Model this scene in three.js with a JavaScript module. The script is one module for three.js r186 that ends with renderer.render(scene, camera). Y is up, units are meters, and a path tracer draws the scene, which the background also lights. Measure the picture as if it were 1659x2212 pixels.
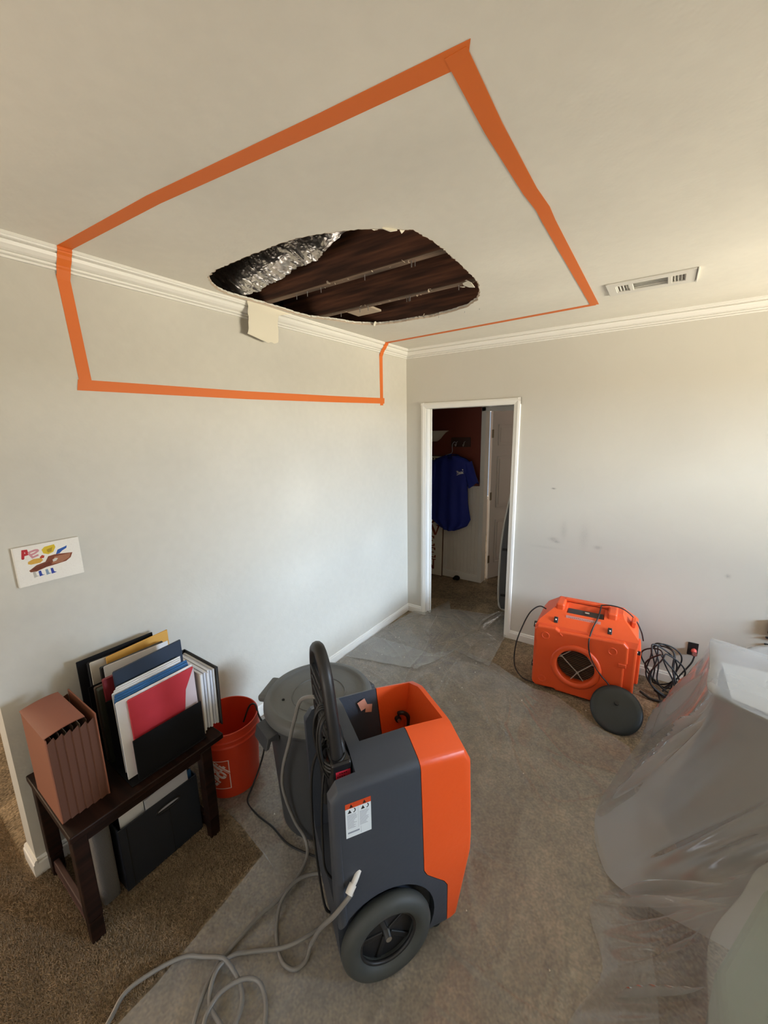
import * as THREE from 'three';
import { RoundedBoxGeometry } from 'three/addons/geometries/RoundedBoxGeometry.js';
import { RectAreaLightUniformsLib } from 'three/addons/lights/RectAreaLightUniformsLib.js';
import { mergeGeometries, toCreasedNormals } from 'three/addons/utils/BufferGeometryUtils.js';
import { Brush, Evaluator, SUBTRACTION, INTERSECTION } from 'three-bvh-csg';

// ---------------------------------------------------------------- camera, sky, lights, exposure
const scene = new THREE.Scene();
const camera = new THREE.PerspectiveCamera(104.019, 1659 / 2212, 0.02, 60);
camera.position.set(1.9406, 1.7592, 3.1756);
camera.rotation.set(-0.20184, 0.60795, -0.01805, 'YXZ');
scene.background = new THREE.Color(0.32, 0.4, 0.5);
const renderer = new THREE.WebGLRenderer({ antialias: true });
renderer.toneMapping = THREE.LinearToneMapping;
renderer.toneMappingExposure = 1.0;
renderer.shadowMap.enabled = true;
RectAreaLightUniformsLib.init();
function area(w, h, color, intensity, pos, target) {
  const l = new THREE.RectAreaLight(color, intensity, w, h);
  l.position.set(...pos); l.lookAt(...target); scene.add(l); return l;
}
// daylight outside the window openings: bright low sky, the sunlit fence across the yard, and the sunlit ground
area(4.4, 1.3, new THREE.Color(0.79, 1.0, 1.27), 97.0, [9.0, 2.7, 1.4], [4.3, 1.8, 1.1]);            // low sky outside the right wall window
area(5.0, 1.2, new THREE.Color(1.08, 1.0, 0.8), 61.0, [9.0, 0.65, 1.4], [4.3, 1.3, 1.1]);            // sunlit fence under it
area(3.0, 2.4, new THREE.Color(1.12, 1.0, 0.82), 34.0, [5.9, 0.05, 1.2], [5.3, 2.0, 1.15]);            // sunlit yard before it
area(2.8, 2.2, new THREE.Color(1.1, 1.0, 0.84), 24.0, [5.9, 0.05, 4.9], [5.3, 2.0, 4.85]);             // sunlit porch floor before the second window of that wall
area(2.6, 1.8, new THREE.Color(1.12, 1.0, 0.86), 9.5, [0.5, 0.03, 6.7], [0.5, 2.0, 6.0]);             // sunlit patio outside the glass door behind the camera
area(2.6, 2.0, new THREE.Color(0.95, 1.0, 1.1), 5.0, [0.2, 3.2, 7.4], [0.5, 1.6, 5.4]);             // sky outside that door
area(1.5, 1.1, new THREE.Color(1.3, 0.95, 0.62), 11.0, [-3.14, 1.4, 3.8], [-0.3, 0.2, 3.2]);           // window of the next room
area(0.8, 1.3, new THREE.Color(1.1, 1.0, 0.92), 8.0, [-0.33, 1.4, -3.14], [0.3, 1.0, -1.4]);          // window of the far bedroom

// ---------------------------------------------------------------- helpers
let seed = 12345;
const rnd = () => { seed = (seed * 1664525 + 1013904223) % 4294967296; return seed / 4294967296; };
const rr = (a, b) => a + (b - a) * rnd();
const V = (x, y, z) => new THREE.Vector3(x, y, z);
const hash = (x, y) => { let h = (x * 374761393 + y * 668265263) | 0; h = Math.imul(h ^ (h >>> 13), 1274126177); return ((h ^ (h >>> 16)) >>> 0) / 4294967296; };
function vn(x, y, p = 0) {                                   // value noise, period p if given
  const xi = Math.floor(x), yi = Math.floor(y), fx = x - xi, fy = y - yi, w = (n) => p ? ((n % p) + p) % p : n;
  const u = fx * fx * (3 - 2 * fx), v = fy * fy * (3 - 2 * fy);
  const a = hash(w(xi), w(yi)), b = hash(w(xi + 1), w(yi)), c = hash(w(xi), w(yi + 1)), d = hash(w(xi + 1), w(yi + 1));
  return a + (b - a) * u + (c - a) * v + (a - b - c + d) * u * v;
}
const fbm = (x, y, o = 4) => { let s = 0, a = 0.5, f = 1; for (let i = 0; i < o; i++) { s += a * vn(x * f + i * 17.3, y * f + i * 9.1); a *= 0.5; f *= 2; } return s; };
function dataTex(w, h, fn, metres, srgb) {                   // fn(u,v) -> grey or [r,g,b] 0..1
  const d = new Uint8Array(w * h * 4);
  for (let j = 0; j < h; j++) for (let i = 0; i < w; i++) {
    const c = fn(i / w, j / h), k = (j * w + i) * 4, q = (x) => Math.max(0, Math.min(255, Math.round(x * 255)));
    if (typeof c === 'number') d[k] = d[k + 1] = d[k + 2] = q(c); else { d[k] = q(c[0]); d[k + 1] = q(c[1]); d[k + 2] = q(c[2]); }
    d[k + 3] = 255;
  }
  const t = new THREE.DataTexture(d, w, h); t.wrapS = t.wrapT = THREE.RepeatWrapping; t.magFilter = THREE.LinearFilter; t.minFilter = THREE.LinearMipmapLinearFilter; t.generateMipmaps = true;
  if (srgb) t.colorSpace = THREE.SRGBColorSpace;
  if (metres) t.repeat.set(1 / metres, 1 / metres);
  t.needsUpdate = true; return t;
}
function canvasTex(w, h, draw) {
  const c = document.createElement('canvas'); c.width = w; c.height = h; draw(c.getContext('2d'), w, h);
  const t = new THREE.CanvasTexture(c); t.colorSpace = THREE.SRGBColorSpace; t.magFilter = THREE.LinearFilter; return t;
}
function M(color, roughness = 0.7, o = {}) { return new THREE.MeshPhysicalMaterial({ color, roughness, ...o }); }
const taken = {};
function numbered(n) { if (taken[n] === undefined) { taken[n] = 0; return n; } taken[n]++; return n + '_' + String(taken[n]).padStart(3, '0'); }
function mesh(name, geo, m, parent) {
  if (Array.isArray(geo)) geo = mergeGeometries(geo.map((g) => { g = g.index ? g.toNonIndexed() : g; for (const k of Object.keys(g.attributes)) if (!['position', 'normal', 'uv'].includes(k)) g.deleteAttribute(k); return g; }));
  const o = new THREE.Mesh(geo, m); o.castShadow = o.receiveShadow = true; o.name = parent ? name : numbered(name); (parent || scene).add(o); return o;
}
function tag(o, label, category, group, kind) { o.userData.label = label; if (category) o.userData.category = category; if (group) o.userData.group = group; if (kind) o.userData.kind = kind; return o; }
function thing(name, label, category, pos = [0, 0, 0], turn = 0, group) { const g = new THREE.Group(); g.name = numbered(name); g.position.set(...pos); g.rotation.y = turn; scene.add(g); return tag(g, label, category, group); }
function struct(name, geo, m, label, category) { const o = mesh(name, geo, m); o.userData.kind = 'structure'; o.userData.label = label; o.userData.category = category; return o; }
const bx = (x0, x1, y0, y1, z0, z1) => new THREE.BoxGeometry(x1 - x0, y1 - y0, z1 - z0).translate((x0 + x1) / 2, (y0 + y1) / 2, (z0 + z1) / 2);
const rb = (x0, x1, y0, y1, z0, z1, r = 0.005, s = 2) => new RoundedBoxGeometry(x1 - x0, y1 - y0, z1 - z0, s, Math.min(r, (x1 - x0) / 2.02, (y1 - y0) / 2.02, (z1 - z0) / 2.02)).translate((x0 + x1) / 2, (y0 + y1) / 2, (z0 + z1) / 2);
const shp = (pts) => new THREE.Shape(pts.map((p) => new THREE.Vector2(p[0], p[1])));
const ext = (pts, depth, bevel = 0, bs = 2) => new THREE.ExtrudeGeometry(pts.isShape ? pts : shp(pts), { depth, bevelEnabled: bevel > 0, bevelSize: bevel, bevelThickness: bevel, bevelOffset: -bevel, bevelSegments: bs, curveSegments: 12 });
const tube = (pts, r, seg = 60, rad = 8, closed = false) => new THREE.TubeGeometry(new THREE.CatmullRomCurve3(pts.map((p) => p.isVector3 ? p : V(...p)), closed, 'centripetal'), seg, r, rad, closed);
const cyl = (r0, r1, h, s = 24) => new THREE.CylinderGeometry(r0, r1, h, s);
const lathe = (pts, s = 48) => new THREE.LatheGeometry(pts.map((p) => new THREE.Vector2(p[0], p[1])), s);
function mUV(g, s = 1) {                                     // uv in metres by the way each face points
  g = g.index ? g.toNonIndexed() : g; const p = g.attributes.position, n = g.attributes.normal, uv = new Float32Array(p.count * 2);
  for (let i = 0; i < p.count; i++) {
    const ax = Math.abs(n.getX(i)), ay = Math.abs(n.getY(i)), az = Math.abs(n.getZ(i)), x = p.getX(i), y = p.getY(i), z = p.getZ(i);
    if (ay >= ax && ay >= az) { uv[2 * i] = x * s; uv[2 * i + 1] = z * s; } else if (ax >= az) { uv[2 * i] = z * s; uv[2 * i + 1] = y * s; } else { uv[2 * i] = x * s; uv[2 * i + 1] = y * s; }
  }
  g.setAttribute('uv', new THREE.BufferAttribute(uv, 2)); return g;
}
function grid(nu, nv, f, smooth = true) {                    // f(u,v) -> Vector3
  const pos = [], uv = [], idx = [];
  for (let j = 0; j <= nv; j++) for (let i = 0; i <= nu; i++) { const p = f(i / nu, j / nv); pos.push(p.x, p.y, p.z); uv.push(i / nu, j / nv); }
  for (let j = 0; j < nv; j++) for (let i = 0; i < nu; i++) { const a = j * (nu + 1) + i, b = a + 1, c = a + nu + 1, d = c + 1; idx.push(a, c, b, b, c, d); }
  const g = new THREE.BufferGeometry(); g.setAttribute('position', new THREE.Float32BufferAttribute(pos, 3)); g.setAttribute('uv', new THREE.Float32BufferAttribute(uv, 2)); g.setIndex(idx); g.computeVertexNormals(); return g;
}
function slab(A, B, n, t = 0.0008) {                         // thin strip between two edges, thickness t along n
  const N = V(...n).multiplyScalar(t), k = A.length, P = [];
  for (let i = 0; i < k; i++) P.push(V(...A[i]), V(...B[i]), V(...A[i]).add(N), V(...B[i]).add(N));
  const idx = [], q = (a, b, c, d) => idx.push(a, b, c, a, c, d);
  for (let i = 0; i < k - 1; i++) { const o = 4 * i, p = o + 4; q(o + 2, o + 3, p + 3, p + 2); q(o, p, p + 1, o + 1); q(o, o + 2, p + 2, p); q(o + 1, p + 1, p + 3, o + 3); }
  q(0, 1, 3, 2); const e = 4 * (k - 1); q(e, e + 2, e + 3, e + 1);
  let g = new THREE.BufferGeometry(); g.setAttribute('position', new THREE.Float32BufferAttribute(P.flatMap((v) => [v.x, v.y, v.z]), 3)); g.setIndex(idx); g = g.toNonIndexed(); g.computeVertexNormals();
  return mUV(g);
}
const ev = new Evaluator(); ev.attributes = ['position', 'normal', 'uv']; ev.useGroups = false;
function csg(a, b, op = SUBTRACTION) { const pr = (g) => { const x = new Brush(g.index ? g : g); x.updateMatrixWorld(); return x; }; const r = ev.evaluate(a.isBrush ? a : pr(a), b.isBrush ? b : pr(b), op); return r.geometry; }

// ---------------------------------------------------------------- materials
const peel = dataTex(256, 256, (u, v) => 0.5 * vn(u * 64, v * 64, 64) + 0.5 * vn(u * 24, v * 24, 24), 0.5);
const paintCol = dataTex(256, 256, (u, v) => { const n = 0.96 + 0.04 * vn(u * 6, v * 6, 6) + 0.015 * (vn(u * 60, v * 60, 60) - 0.5); return [n, n, n]; }, 1.6, true);
const WALL = new THREE.Color(0.62, 0.59, 0.515), CEIL = new THREE.Color(0.755, 0.725, 0.635);
const wallM = M(WALL, 0.62, { map: paintCol, bumpMap: peel, bumpScale: 0.0006 });
const ceilM = M(CEIL, 0.75, { map: paintCol, bumpMap: peel, bumpScale: 0.0006 });
const trimM = M(new THREE.Color(0.78, 0.76, 0.70), 0.38);
const carpetCol = dataTex(512, 512, (u, v) => { const n = 0.62 + 0.3 * vn(u * 180, v * 180, 180) + 0.14 * (vn(u * 46, v * 46, 46) - 0.5) + 0.2 * (vn(u * 9, v * 9, 9) - 0.5); return [n * 0.84, n * 0.755, n * 0.635]; }, 1.1, true);
const carpetBump = dataTex(512, 512, (u, v) => 0.65 * vn(u * 170, v * 170, 170) + 0.35 * vn(u * 60, v * 60, 60), 1.1);
const carpetM = M(new THREE.Color(0.62, 0.6, 0.56), 1.0, { map: carpetCol, bumpMap: carpetBump, bumpScale: 0.006, sheen: 0.2, sheenRoughness: 0.8 });
const woodCol = dataTex(256, 256, (u, v) => { const g = fbm(u * 3, v * 40, 4); const n = 0.55 + 0.75 * (g - 0.3); return [n, n, n]; }, 0.6, true);
woodCol.wrapS = woodCol.wrapT = THREE.MirroredRepeatWrapping;
const orangeM = M(new THREE.Color(0.78, 0.092, 0.014), 0.42, { bumpMap: peel, bumpScale: 0.0004 });
const orange2M = M(new THREE.Color(0.74, 0.085, 0.016), 0.45, { bumpMap: peel, bumpScale: 0.0004 });
const bodyGreyM = M(new THREE.Color(0.042, 0.05, 0.066), 0.5, { bumpMap: peel, bumpScale: 0.0004 });
const blackM = M(new THREE.Color(0.012, 0.012, 0.013), 0.45);
const blackMattM = M(new THREE.Color(0.007, 0.007, 0.008), 0.75, { specularIntensity: 0.35 });
const cordM = M(new THREE.Color(0.01, 0.01, 0.01), 0.5);
const tapeM = M(new THREE.Color(0.70, 0.155, 0.018), 0.6);
const paperM = M(new THREE.Color(0.78, 0.78, 0.78), 0.8);
const steelM = M(new THREE.Color(0.6, 0.6, 0.6), 0.35, { metalness: 1 });
const greyPlasticM = M(new THREE.Color(0.045, 0.048, 0.053), 0.55, { bumpMap: peel, bumpScale: 0.0004 });
const darkWoodM = M(new THREE.Color(0.036, 0.013, 0.007), 0.5, { map: woodCol, specularIntensity: 0.5 });
const sheetM = M(new THREE.Color(0.79, 0.79, 0.775), 0.2, { transmission: 0.79, thickness: 0, ior: 1.45, side: THREE.DoubleSide });

// ---------------------------------------------------------------- the setting
const H = 2.44;
struct('floor', mUV(bx(-3.3, 4.4, -0.1, 0, -3.3, 5.5)), carpetM, 'beige brown cut pile carpet across the rooms', 'floor');
const holePts = [[0.204, 2.012], [0.281, 2.03], [0.34, 2.035], [0.5, 2.037], [0.66, 2.035], [0.778, 2.028], [0.874, 1.998], [0.972, 1.957], [1.028, 1.926], [1.098, 1.873], [1.151, 1.827], [1.155, 1.77], [1.164, 1.719], [1.164, 1.645], [1.16, 1.523], [1.151, 1.413], [1.146, 1.301], [1.134, 1.195], [1.088, 1.052], [1.031, 0.948], [0.931, 0.861], [0.801, 0.827], [0.669, 0.807], [0.548, 0.824], [0.415, 0.83], [0.296, 0.867], [0.201, 0.978], [0.159, 1.108], [0.117, 1.195], [0.076, 1.264], [0.068, 1.361], [0.074, 1.486], [0.072, 1.584], [0.069, 1.656], [0.062, 1.745], [0.06, 1.818], [0.088, 1.896], [0.133, 1.953]];
const holeFine = [];
for (let i = 0; i < holePts.length; i++) {                    // ragged broken edge
  const a = holePts[i], b = holePts[(i + 1) % holePts.length], d = Math.hypot(b[0] - a[0], b[1] - a[1]), n = Math.max(2, Math.round(d / 0.012));
  for (let k = 0; k < n; k++) { const t = k / n, j = Math.min(0.004, 0.06 * d); holeFine.push([Math.max(0.052, a[0] + (b[0] - a[0]) * t + rr(-j, j)), a[1] + (b[1] - a[1]) * t + rr(-j, j)]); }
}
{
  const s = shp([[-3.3, -3.3], [4.4, -3.3], [4.4, 5.5], [-3.3, 5.5]]);
  s.holes.push(new THREE.Path(holeFine.map((p) => new THREE.Vector2(p[0], p[1]))));
  const sl = new THREE.Path([[1.66, 0.625], [1.95, 0.625], [1.95, 0.745], [1.66, 0.745]].map((p) => new THREE.Vector2(p[0], p[1]))); s.holes.push(sl);
  const g = new THREE.ExtrudeGeometry(s, { depth: 0.016, bevelEnabled: false }); g.rotateX(Math.PI / 2); g.translate(0, H + 0.016, 0);
  struct('ceiling', mUV(g), ceilM, 'beige painted drywall ceiling with a ragged opening cut into it', 'ceiling');
}
// attic above the opening, closed and unlit
struct('roof_deck', [bx(-3.3, 4.4, 2.86, 2.9, -3.3, 5.5), bx(-3.34, -3.3, 2.4, 2.9, -3.3, 5.5), bx(4.4, 4.44, 2.4, 2.9, -3.3, 5.5), bx(-3.3, 4.4, 2.4, 2.9, -3.34, -3.3), bx(-3.3, 4.4, 2.4, 2.9, 5.5, 5.54)], M(new THREE.Color(0.06, 0.045, 0.035), 0.9), 'dark boards over the attic space', 'roof');
// left wall
struct('wall_left', mUV(bx(-0.12, 0, 0, H, -0.12, 2.917)), wallM, 'greige wall on the left marked with orange tape', 'wall');
// back wall with doorway: hand marks and scuffs where the photograph shows them
const scuffs = [[1.287, 1.304, 0.012, 0.004, 0.5], [1.31, 0.912, 0.03, 0.014, 0.12], [1.335, 0.895, 0.02, 0.008, 0.15], [1.615, 0.893, 0.022, 0.012, 0.13], [1.38, 0.99, 0.02, 0.06, 0.06], [1.52, 0.96, 0.03, 0.09, 0.05], [2.35, 0.82, 0.012, 0.012, 0.15], [1.25, 0.84, 0.1, 0.01, 0.04]];
const backCol = dataTex(1024, 512, (u, v) => {
  const x = u * 4.42 - 0.12, y = v * 2.46; let n = 0.965 + 0.03 * fbm(x * 3, y * 3, 3);
  for (const [a, b, sx, sy, k] of scuffs) { const e = Math.exp(-(((x - a) / sx) ** 2) - ((y - b) / sy) ** 2); if (e > 0.01) n -= k * e * (0.4 + 0.9 * vn(x * 300, y * 300)); }
  return [n, n, n];
}, 0, true);
const backM = M(WALL, 0.62, { map: backCol, bumpMap: peel, bumpScale: 0.0006 });
{
  const g = mergeGeometries([bx(0, 0.19, 0, H, -0.1, 0), bx(0.985, 4.3, 0, H, -0.1, 0), bx(0.19, 0.985, 1.95, H, -0.1, 0)].map((x) => x.toNonIndexed())), p = g.attributes.position, uv = g.attributes.uv;
  for (let i = 0; i < p.count; i++) uv.setXY(i, (p.getX(i) + 0.12) / 4.42, p.getY(i) / 2.46);
  struct('wall_back', g, backM, 'greige back wall with the doorway and faint scuff marks', 'wall');
}
struct('wall_right', mUV(mergeGeometries([bx(4.3, 4.42, 0, H, -0.12, 0.3), bx(4.3, 4.42, 0, H, 1.6, 3.95), bx(4.3, 4.42, 0, H, 5.2, 5.5), bx(4.3, 4.42, 0, 0.95, 0.3, 1.6), bx(4.3, 4.42, 2.1, H, 0.3, 1.6), bx(4.3, 4.42, 0, 0.95, 3.95, 5.2), bx(4.3, 4.42, 2.1, H, 3.95, 5.2)].map((g) => g.toNonIndexed()))), wallM, 'greige wall with a window', 'wall');
struct('wall_rear', mUV(mergeGeometries([bx(-3.3, -0.3, 0, H, 5.4, 5.52), bx(1.4, 4.42, 0, H, 5.4, 5.52), bx(-0.3, 1.4, 2.08, H, 5.4, 5.52)].map((g) => g.toNonIndexed()))), wallM, 'greige wall with a glass door', 'wall');
struct('wall_far', mUV(mergeGeometries([bx(-3.32, -3.2, 0, H, -0.12, 3.0), bx(-3.32, -3.2, 0, H, 4.6, 5.5), bx(-3.32, -3.2, 0, 0.8, 3.0, 4.6), bx(-3.32, -3.2, 2.0, H, 3.0, 4.6), bx(-3.2, -0.12, 0, H, -0.12, 0)].map((g) => g.toNonIndexed()))), wallM, 'greige wall of the next room', 'wall');
function windowUnit(n, axis, at, a0, a1, y0, y1, label) {
  const W = (u0, u1, v0, v1, t0, t1) => axis === 'x' ? rb(at + t0, at + t1, v0, v1, u0, u1, 0.004) : rb(u0, u1, v0, v1, at + t0, at + t1, 0.004);
  const o = struct('window_' + n, [W(a0, a0 + 0.05, y0, y1, 0.03, 0.09), W(a1 - 0.05, a1, y0, y1, 0.03, 0.09), W(a0, a1, y0, y0 + 0.05, 0.03, 0.09), W(a0, a1, y1 - 0.05, y1, 0.03, 0.09), W((a0 + a1) / 2 - 0.025, (a0 + a1) / 2 + 0.025, y0, y1, 0.03, 0.09)], trimM, label, 'window');
  mesh('pane', W(a0 + 0.04, a1 - 0.04, y0 + 0.04, y1 - 0.04, 0.058, 0.062), M(0xffffff, 0.0, { transmission: 1, thickness: 0 }), o);
}
windowUnit(1, 'x', 4.3, 0.3, 1.6, 0.95, 2.1, 'white framed sliding window in the right wall');
windowUnit(5, 'x', 4.3, 3.95, 5.2, 0.95, 2.1, 'white framed window in the right wall beside the camera');
windowUnit(2, 'z', 5.4, -0.3, 1.4, 0.0, 2.08, 'white framed glass door behind the camera');
windowUnit(4, 'z', -3.3, -0.75, 0.08, 0.6, 2.1, 'white framed window of the far bedroom');
windowUnit(3, 'x', -3.32, 3.0, 4.6, 0.8, 2.0, 'white framed window of the next room');
// crown moulding and baseboards
const crownP = [[0, -0.074], [0.010, -0.074], [0.011, -0.067], [0.006, -0.0645], [0.015, -0.061], [0.016, -0.055], [0.011, -0.052], [0.024, -0.046], [0.033, -0.035], [0.0365, -0.024], [0.031, -0.019], [0.0435, -0.0165], [0.0445, -0.011], [0.048, -0.0105], [0.048, 0], [0, 0]];
const run = (P, L) => new THREE.ExtrudeGeometry(shp(P), { depth: L, bevelEnabled: false });
struct('trim_1', run(crownP, 2.917).translate(0, H, 0), trimM, 'white crown moulding along the top of the left wall', 'crown moulding');
struct('trim_2', run(crownP, 4.3).rotateY(-Math.PI / 2).translate(4.3, H, 0), trimM, 'white crown moulding along the top of the back wall', 'crown moulding');
const baseP = [[0, 0], [0.015, 0], [0.015, 0.052], [0.0135, 0.056], [0.0105, 0.058], [0.0105, 0.065], [0.006, 0.0727], [0, 0.0727]];
struct('baseboard_left', [run(baseP, 2.917), run(baseP, 0.135).rotateY(-Math.PI / 2).translate(0.015, 0, 2.917)], trimM, 'white baseboard of the left wall, wrapping its free end', 'baseboard');
struct('baseboard_back', [run(baseP, 0.157).rotateY(-Math.PI / 2).translate(0.157, 0, 0), run(baseP, 3.285).rotateY(-Math.PI / 2).translate(4.3, 0, 0)], trimM, 'white baseboard along the back wall', 'baseboard');
// doorway casing and jamb
{
  const cp = [[0, 0], [0.05, 0], [0.05, 0.01], [0.046, 0.015], [0.03, 0.0175], [0.012, 0.013], [0.004, 0.012], [0, 0.009]];  // width, thickness
  const L = run(cp, 1.985).rotateX(-Math.PI / 2);            // width x, height y, thickness towards -z
  const leftC = run(cp.map(([a, b]) => [0.05 - a, b]), 1.985).rotateX(-Math.PI / 2).scale(1, 1, -1).translate(0.155, 0, 0);
  const rightC = L.clone().scale(1, 1, -1).translate(0.967, 0, 0);
  const topC = run(cp, 0.862).rotateY(Math.PI / 2).rotateX(0).clone();
  const t2 = new THREE.ExtrudeGeometry(shp(cp.map(([a, b]) => [b, a])), { depth: 0.862, bevelEnabled: false }).rotateY(-Math.PI / 2).translate(1.017, 1.935, 0);
  struct('trim_3', [leftC, rightC, t2].map((g) => { g = g.toNonIndexed(); g.computeVertexNormals(); return g; }), trimM.clone(), 'white casing around the open doorway', 'door casing').material.side = THREE.DoubleSide;
  struct('trim_4', [bx(0.19, 0.205, 0, 1.935, -0.104, 0.004), bx(0.967, 0.985, 0, 1.935, -0.104, 0.004), bx(0.19, 0.985, 1.935, 1.951, -0.104, 0.004), bx(0.205, 0.217, 0, 1.935, -0.075, -0.06), bx(0.955, 0.967, 0, 1.935, -0.075, -0.06)], trimM, 'white jamb lining the open doorway', 'door jamb');
}
// hallway beyond the doorway
const redM = M(new THREE.Color(0.16, 0.032, 0.016), 0.7, { bumpMap: peel, bumpScale: 0.0006 });
const wainM = M(new THREE.Color(0.78, 0.74, 0.66), 0.5);
struct('wall_hall', [bx(-1.6, 0.305, 1.12, H, -1.16, -1.06), bx(0.305, 1.3, 1.985, H, -1.16, -1.06), bx(-1.7, -1.6, 0, H, -1.16, -0.12)], redM, 'dark red upper wall of the hallway', 'wall');
struct('wall_hall_side', [bx(1.3, 1.4, 0, H, -1.16, -0.12), bx(1.3, 1.4, 0, H, -3.2, -1.16), bx(-0.9, 1.4, 0, 0.6, -3.3, -3.2), bx(-0.9, 1.4, 2.1, H, -3.3, -3.2), bx(-0.9, -0.75, 0.6, 2.1, -3.3, -3.2), bx(0.08, 1.4, 0.6, 2.1, -3.3, -3.2), bx(-1.0, -0.9, 0, H, -3.3, -1.16)], M(new THREE.Color(0.6, 0.54, 0.48), 0.7), 'pale walls past the hallway', 'wall');
{
  const w = struct('wall_wainscot', bx(-1.6, 0.305, 0, 1.12, -1.16, -1.066), wainM, 'white beadboard wainscot on the hallway wall', 'wainscot');
  for (let i = 0; i < 16; i++) mesh('plank', rb(-0.4 + i * 0.044, -0.4 + i * 0.044 + 0.041, 0.08, 1.1, -1.067, -1.06, 0.003, 1), wainM, w);
  mesh('cap_rail', rb(-1.6, 0.305, 1.1, 1.13, -1.07, -1.04, 0.005), wainM, w);
  mesh('baseboard', rb(-1.6, 0.305, 0, 0.085, -1.07, -1.048, 0.004), trimM, w);
}
struct('trim_5', [rb(0.3, 0.352, 0, 1.985, -1.165, -1.045, 0.006), rb(0.3, 1.2, 1.935, 1.985, -1.165, -1.045, 0.006), rb(1.15, 1.3, 0, 1.985, -1.165, -1.045, 0.006)], trimM, 'white casing of the bedroom door in the hallway', 'door casing');
{
  const d = struct('door_1', rb(0, 0.76, 0.01, 1.985, -0.035, 0, 0.003), M(new THREE.Color(0.62, 0.58, 0.53), 0.45), 'white panelled bedroom door standing ajar in the hallway', 'door');
  d.position.set(0.372, 0, -1.2); d.rotation.y = Math.atan2(0.908, 0.418);
  for (const [x0, x1] of [[0.09, 0.34], [0.42, 0.67]]) for (const [y0, y1] of [[0.2, 0.72], [0.86, 1.45], [1.57, 1.8]]) {
    const fr = [rb(x0, x1, y0, y0 + 0.014, -0.001, 0.007, 0.003, 1), rb(x0, x1, y1 - 0.014, y1, -0.001, 0.007, 0.003, 1), rb(x0, x0 + 0.014, y0, y1, -0.001, 0.007, 0.003, 1), rb(x1 - 0.014, x1, y0, y1, -0.001, 0.007, 0.003, 1), rb(x0 + 0.035, x1 - 0.035, y0 + 0.035, y1 - 0.035, -0.001, 0.005, 0.003, 1)];
    mesh('panel', fr, d.material, d);
  }
  for (const y of [0.25, 1.0, 1.7]) mesh('hinge', [cyl(0.006, 0.006, 0.09, 10).translate(-0.006, y, 0.004), bx(-0.004, 0.02, y - 0.045, y + 0.045, -0.001, 0.002)], M(new THREE.Color(0.2, 0.17, 0.12), 0.4, { metalness: 1 }), d);
}

// ---------------------------------------------------------------- inside the ceiling opening
const joistM = M(new THREE.Color(0.2, 0.075, 0.036), 0.85, { map: woodCol });
const scrapM = M(new THREE.Color(0.42, 0.33, 0.24), 0.9);
const scrap = (x, y, z, s) => { const n = 6, k = Math.round(x * 977 + z * 331), P = Array.from({ length: n }, (_, i) => { const a = i / n * Math.PI * 2, r = s * (0.55 + 0.75 * hash(i, k)); return [Math.cos(a) * r, Math.sin(a) * r * 0.8]; }); return ext(P, 0.0025).rotateX(-Math.PI / 2 + (hash(k, 4) - 0.5) * 1.6).rotateY(hash(k, 7) * 6).rotateZ((hash(k, 9) - 0.5) * 1.4).translate(x, y, z); };
[[2.045, 'nearest'], [1.552, 'second'], [1.165, 'third'], [0.775, 'farthest']].forEach(([z, w], k) => {
  const g = new THREE.BoxGeometry(1.9, 0.185, 0.045, 40, 5, 1).translate(0.75, 2.458 + 0.0925, z + 0.022), p = g.attributes.position;
  for (let i = 0; i < p.count; i++) p.setXYZ(i, p.getX(i), p.getY(i) + 0.004 * (vn(p.getX(i) * 30, k * 9 + p.getZ(i) * 90) - 0.5), p.getZ(i) + 0.003 * (vn(p.getX(i) * 18, p.getY(i) * 30 + k) - 0.5));
  g.computeVertexNormals();
  const j = struct('ceiling_joist', mUV(g), joistM, ['rough red brown ceiling joist nearest the camera, half hidden by the hole edge', 'long red brown joist crossing the hole beside the foil', 'dirty brown joist crossing the middle of the hole', 'brown joist at the far edge of the hole'][k], 'joist');
  mesh('nailing_edge', mUV(bx(-0.18, 1.68, 2.4545, 2.459, z + 0.001, z + 0.043)), M(new THREE.Color(0.26, 0.165, 0.105), 0.95, { map: woodCol }), j);
  const n = [0, 14, 18, 5][k];
  for (let i = 0; i < n; i++) mesh('drywall_scrap', scrap(rr(0.2, 1.1), 2.456, z + rr(0, 0.045), rr(0.006, 0.015)), scrapM, j);
  for (let i = 0; i < n / 2; i++) { const x = rr(0.25, 1.08); mesh('nail', cyl(0.0016, 0.0016, 0.03, 6).translate(x, 2.446, z + 0.02), steelM, j); }
});
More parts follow.
